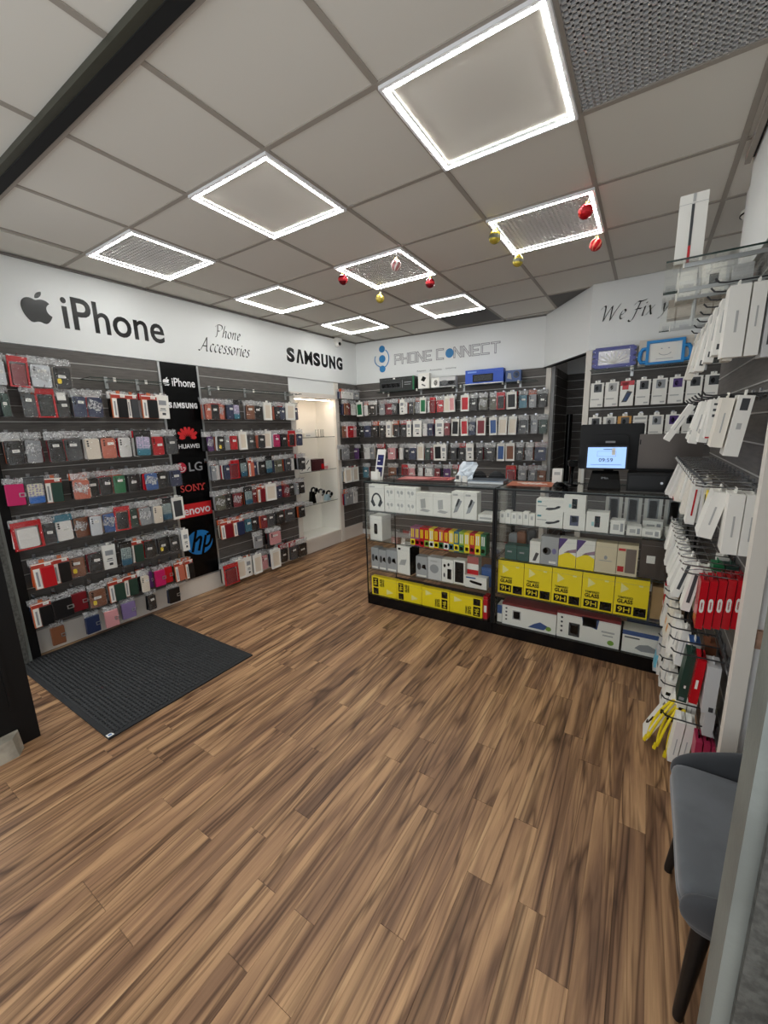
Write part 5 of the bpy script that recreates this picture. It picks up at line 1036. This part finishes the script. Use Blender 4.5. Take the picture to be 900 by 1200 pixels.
hangbox('cable_box', 'long white box with a grey code square' + row, .385, 2.415, 1.675, .085, .042, .205, W0, 6, 3, [(.25, .76, .75, .95, GD), (.35, .45, .65, .55, PAPER)]); hangbox('cable_box', 'plain ivory box beside the one with a code square' + row, .40, 2.37, 1.67, .085, .035, .17, IV, 6, 3, LN())
hangbox('cable_box', 'short white box with a red foot' + row, .54, 2.36, 1.672, .085, .045, .145, W0, 3, 2, [(.2, .55, .7, .62, GD), (.2, .7, .7, .76, GD), (.2, .85, .7, .9, GD), (0, 0, 1, .04, RE)])
for k, (y, x, sw, h) in enumerate(((.68, 2.36, 8, .17), (.8, 2.345, 10, .18), (.93, 2.35, 12, .17), (1.18, 2.325, 28, .20))): hangbox('cable_box', 'white box swung out, %s along' % nth(k) + row, y, x, 1.675, .095, .03, h, W0, sw, 2, LN(), [(.2, .2, .8, .3, PAPER)])
row = ' in the third hook row'
hangbox('cable_box', 'tall white box nearest the end trim' .replace('nearest', 'next to') + row, .34, 2.466, 1.345, .09, .043, .215, W0, 0, 2, LN(.25, .65)); hangbox('cable_box', 'tall white box, second from the end trim' + row, .34, 2.42, 1.345, .09, .043, .215, W0, 0, 4, LN(.3, .65)); hangbox('cable_box', 'white box leaning aside, third from the end trim' + row, .40, 2.385, 1.345, .09, .045, .18, W0, 10, 8, LN(.3, .7))
hangbox('cable_box', 'bright yellow box' + row, .48, 2.375, 1.325, .06, .034, .10, YE, 0, 3, [(.2, .75, .8, .8, GD), (.2, .08, .45, .22, GD), (.6, .1, .85, .2, GD)]); hangbox('cable_box', 'grey printed box behind the yellow one' + row, .56, 2.362, 1.335, .085, .022, .165, mat('pale_grey_card'), 0, 3, [(.2, .1, .8, .25, GD), (.2, .4, .8, .85, GD)])
for k, (y, x, sw, h, c) in enumerate(((.72, 2.345, 4, .195, W0), (.74, 2.378, 3, .19, W0), (.86, 2.345, 8, .18, IV), (1.0, 2.343, 8, .14, W0), (1.1, 2.335, 12, .16, IV), (1.25, 2.33, 14, .17, W0), (1.42, 2.325, 16, .18, W0))): hangbox('cable_box', '%s white box past the grey printed one' % nth(k) + row, y, x, 1.345, .09, .032, h, c, sw, 2, LN() if k else [(.4, .2, .6, .8, RE)], [(0, 0, 1, .05, RE)] if k == 4 else ())
row = ' in the fourth hook row'
for k in range(5): hangbox('earphone_box', 'red box with a white pill mark, %s from the slats' % nth(k) + row, .36, 2.470 - k * .0255, 1.015 + .006 * (4 - k), .085, .0235, .195, RE, 0, 6, [(.22, .36, .78, .64, WH, 'p', [(.0, .15), (.25, 0), (.75, 0), (1, .15), (1, .85), (.75, 1), (.25, 1), (0, .85)]), (.4, .42, .6, .58, RE), (0, 0, .03, 1, col('R'))], tabm=col('R'))
for k, (y, x, c, n) in enumerate(((.5, 2.46, col('E'), 'dark green'), (.5, 2.42, col('e'), 'green'), (.62, 2.45, W0, 'white'))): hangbox('cable_box', n + ' box end behind the red boxes' + row, y, x, 1.04, .08, .035, .05 + .02 * k, c, 0, 0)
for k, (y, x, h, sw) in enumerate(((.5, 2.36, .19, 8), (.52, 2.395, .18, 6), (.64, 2.35, .19, 14), (.76, 2.345, .18, 16), (.88, 2.345, .18, 14), (1.0, 2.34, .19, 12), (1.14, 2.33, .2, 10), (1.26, 2.33, .19, 8), (1.34, 2.32, .16, 8))): hangbox('cable_box', 'white box, %s past the red boxes' % nth(k) + row, y, x, 1.02 - .01 * (k % 2), .085, .03, h, W0, sw, 2, [(.3, .2, .7, .85, GD)] if k in (0, 2) else [(.4, .2, .6, .4, mat('gold_print', (190, 150, 60), .4)), (.3, .6, .7, .9, PAPER)] if k == 3 else LN())
row = ' in the fifth hook row'
hangbox('power_bank_box', 'pale grey white box with a small code' + row, .40, 2.437, .665, .085, .042, .21, mat('pale_grey_card'), 0, 4, [(.5, .05, .85, .15, GD)]); hangbox('power_bank_box', 'slim red box' + row, .42, 2.40, .675, .085, .028, .205, RE, 3, 4, [(.3, .35, .6, .55, WH)], tabm=K); hangbox('power_bank_box', 'dark green box beside the slim red one' + row, .46, 2.372, .665, .085, .034, .225, col('E'), 4, 4, [(.2, .04, .7, .1, G_), (.4, .3, .6, .36, WH)])
hangbox('power_bank_box', 'bright blue box with a white head' + row, .58, 2.392, .66, .085, .038, .175, BL, 4, 3, [(0, .8, 1, 1, WH)], [(0, .8, 1, 1, WH)], W0); hangbox('power_bank_box', 'brown box behind the red one' + row, .6, 2.445, .66, .085, .04, .15, col('B'), 0, 2)
for k, (y, x, h, sw, m_) in enumerate(((.7, 2.37, .18, 6, W0), (.8, 2.35, .18, 8, W0), (.92, 2.345, .2, 8, IV), (1.02, 2.34, .2, 6, IV), (1.16, 2.33, .2, 6, W0))): hangbox('cable_box', 'white box, %s past the blue one' % nth(k) + row, y, x, .66, .09, .032, h, m_, sw, 2, [(.35, .3, .65, .6, mat('apricot_print', (226, 160, 90), .4))] if k in (2, 3) else LN(), [(.3, .3, .7, .5, mat('apricot_print'))] if k in (2, 3) else [(.2, .3, .8, .6, PAPER)])
hangbox('earphone_box', 'small red box with a white top and green mark' + row, 1.30, 2.325, .655, .08, .04, .2, RE, 0, 2, [(0, .75, 1, 1, WH), (.3, .3, .7, .45, WH)], [(0, .72, 1, 1, WH), (.3, .78, .6, .95, col('e'), 'c'), (.35, .3, .65, .45, WH)])
row = ' in the lowest hook row'
for k in range(3): hangbox('earphone_box', 'deep pink box, %s from the slats' % nth(k) + row, .42, 2.478 - k * .026, .315, .085, .022, .11, mat('raspberry_card', (178, 44, 82), .4), 0, 3, [(.3, .3, .7, .5, mat('pale_pink_print'))], tabm=K)
hangbox('cable_box', 'short pale box above the pink ones' + row, .44, 2.45, .445, .085, .034, .11, mat('pale_grey_card'), 0, 3)
for k in range(2): hangbox('cable_box', 'long white box, %s in front of the pink ones' % nth(k) + row, .54, 2.41 - k * .036, .30, .085, .032, .22, W0, 4, 4, LN(.2, .6))
for k, (y, x, h, sw) in enumerate(((.66, 2.385, .12, 5), (.66, 2.42, .12, 3), (.78, 2.37, .14, 6), (.78, 2.345, .15, 8), (.9, 2.36, .15, 6), (1.02, 2.345, .18, 6), (1.16, 2.335, .19, 5))): hangbox('cable_box', 'white box, %s along past the long white pair' % nth(k) + row, y, x, .345, .09, .032, h, W0, sw, 2, [(.2, .5, .8, .62, K)] if k % 3 == 0 else LN(), [(.2, .2, .8, .3, GD), (.1, .6, .5, .8, PAPER)])
hangbox('cable_box', 'pale box with a light blue front' + row, 1.30, 2.33, .34, .09, .03, .24, mat('pale_grey_card'), 6, 0, [(0, .1, 1, .45, mat('light_blue_card', (120, 200, 224), .4))], [(0, .1, 1, .45, mat('light_blue_card'))])
t = hangbox('cable_box', 'large white card with a black phone holder picture' + row, .72, 2.36, .285, .11, .02, .27, W0, 22, 3, (), [(.3, .15, .7, .55, K, 'p', [(0, 0), (.3, .1), (1, .9), (.9, 1), (.4, .6), (.1, .5)]), (.1, .12, .3, .2, K, 'c'), (.2, .7, .8, .78, GD), (.25, .82, .75, .9, PAPER)])
for k in range(3):
    t = thing('charging_cable', 'bright yellow looped cable, %s of three hanging lowest on the hook wall' % nth(k), 'cable', (2.385 - .018 * k, .60 + .03 * k, .30), (R(-10 - 5 * k), 0, RR[2]), 'yellow cables')
    yc = mat('yellow_cable', (238, 214, 30), .45); new('cable_loop', MB().tube([(.028 * math.sin(R(a)) * (1.1 - .3 * math.cos(R(a))), .006 * math.cos(R(a * 2)), -.125 + .125 * math.cos(R(a))) for a in range(0, 361, 15)], .006, yc, 6), t); new('cable_tie', MB().box(-.012, -.012, -.09, .012, .012, -.08, K), t); new('plug', MB().box(-.008, -.006, -.275, .008, .006, -.245, yc), t)
# glass shelves on the hook wall with boxes on them
GSL = glass_shelf('short glass shelf with the tall white pen box', RW, RR, .30, .70, 2.118, .02, .35, (.34, .66)); glass_shelf('long glass shelf of small boxes past the tall white pen box', RW, RR, .72, 1.58, 2.118, .02, .35, (.8, 1.5))
t = carton('pen_box', 'tall white box with a grey pen picture standing on the glass shelf', 'box', 2.172, 2.25, .36, .05, 2.125, .21, W0, [(.44, .25, .54, .85, GD), (.44, .0, .54, .25, RE), (.46, .88, .56, 1.0, PAPER)])
for k, (x0, x1, y, h, m_) in enumerate(((2.2, 2.27, .9, .12, W0), (2.29, 2.37, .9, .13, W0), (2.39, 2.46, .9, .11, mat('pale_grey_card')), (2.18, 2.28, 1.25, .09, mat('stone_card', (176, 164, 150), .5)), (2.30, 2.42, 1.25, .10, mat('stone_card')))):
    carton('small_box', ('plain brown' if k > 2 else 'small pale') + ' box, %s on the glass shelves over the hooks' % nth(k), 'box', x0, x1, y, .08, 2.125, h, m_, [(.3, .3, .7, .7, GD)] if k == 1 else (), group='boxes on the glass shelves')

# ------------------------------------------------------------------ chair by the door
t = thing('velvet_chair', 'grey velvet chair with black metal legs by the door frame', 'chair', (2.53, -.21, 0))
def soft(name, vs, fs, m, levels=2):
    b = MB(); b.add(vs, fs, m, True); o = new(name, b, t); md = o.modifiers.new('soft', 'SUBSURF'); md.levels = md.render_levels = levels; return o
def loft(rings, caps=True):
    n = len(rings[0]); vs = [p for r_ in rings for p in r_]
    fs = [(j * n + i, j * n + (i + 1) % n, (j + 1) * n + (i + 1) % n, (j + 1) * n + i) for j in range(len(rings) - 1) for i in range(n)]
    if caps: fs += [tuple(range(n - 1, -1, -1)), tuple(range(len(vs) - n, len(vs)))]
    return vs, fs
def seat_ring(z, g, dz=0):      # rounded plan, front edge at x = -.225
    pts = [(-.228, -.19), (-.224, 0), (-.228, .19), (-.222, .238), (-.16, .244), (.1, .24), (.2, .22), (.235, .15), (.235, 0), (.235, -.15), (.2, -.22), (.1, -.24), (-.16, -.244), (-.222, -.238)]
    return [(x * g, y * g, z + dz * abs(y) / .23) for x, y in pts]
vs, fs = loft([seat_ring(.395, .93), seat_ring(.40, .985), seat_ring(.435, 1.0), seat_ring(.452, .985), seat_ring(.462, .93), seat_ring(.466, .55)])
soft('seat_cushion', vs, fs, M['velvet'])
def shell_ring(z, g): return [(x * g, y * g, z) for x, y, _ in seat_ring(0, 1)]
vs, fs = loft([shell_ring(.31, .84), shell_ring(.325, .90), shell_ring(.375, .97), shell_ring(.40, .985), shell_ring(.41, .96)]); soft('seat_shell', vs, fs, M['velvetd'])
soft('piping', *loft([[(x * g, y * g, z) for x, y, _ in seat_ring(0, 1)] for z, g in ((.404, .97), (.404, 1.0), (.416, 1.005), (.424, .985))], False), M['velvet'])
prof = [(-.225, .235, .452), (-.17, .256, .492), (-.05, .262, .535), (.10, .262, .60), (.20, .240, .73), (.262, .15, .83), (.275, 0, .85)]
prof = prof + [(x, -y, z) for x, y, z in prof[-2::-1]]
rings = []
for i, (x, y, z) in enumerate(prof):
    nx, ny = x + .05, y; l = math.hypot(nx, ny); nx, ny = nx / l, ny / l; tt = .032
    rings.append([(x + nx * tt * .4, y + ny * tt * .4, .38), (x + nx * tt * .6, y + ny * tt * .6, (.38 + z) / 2), (x + nx * tt * .6, y + ny * tt * .6, z - .01), (x, y, z + .012), (x - nx * tt * .6, y - ny * tt * .6, z - .01), (x - nx * tt * .6, y - ny * tt * .6, (.38 + z) / 2), (x - nx * tt * .6, y - ny * tt * .6, .38)])
vs, fs = loft(rings); soft('backrest', vs, fs, M['velvetd'])
for (x, y, fx, fy) in ((-.155, -.17, -.185, -.195), (-.155, .19, -.192, .24), (.16, -.18, .215, -.21), (.16, .18, .215, .21)):
    o = new('leg', MB().tube([(x, y, .37), (fx, fy, .012), (fx, fy, 0)], [.024, .013, .012], M['legblack'], 12), t)
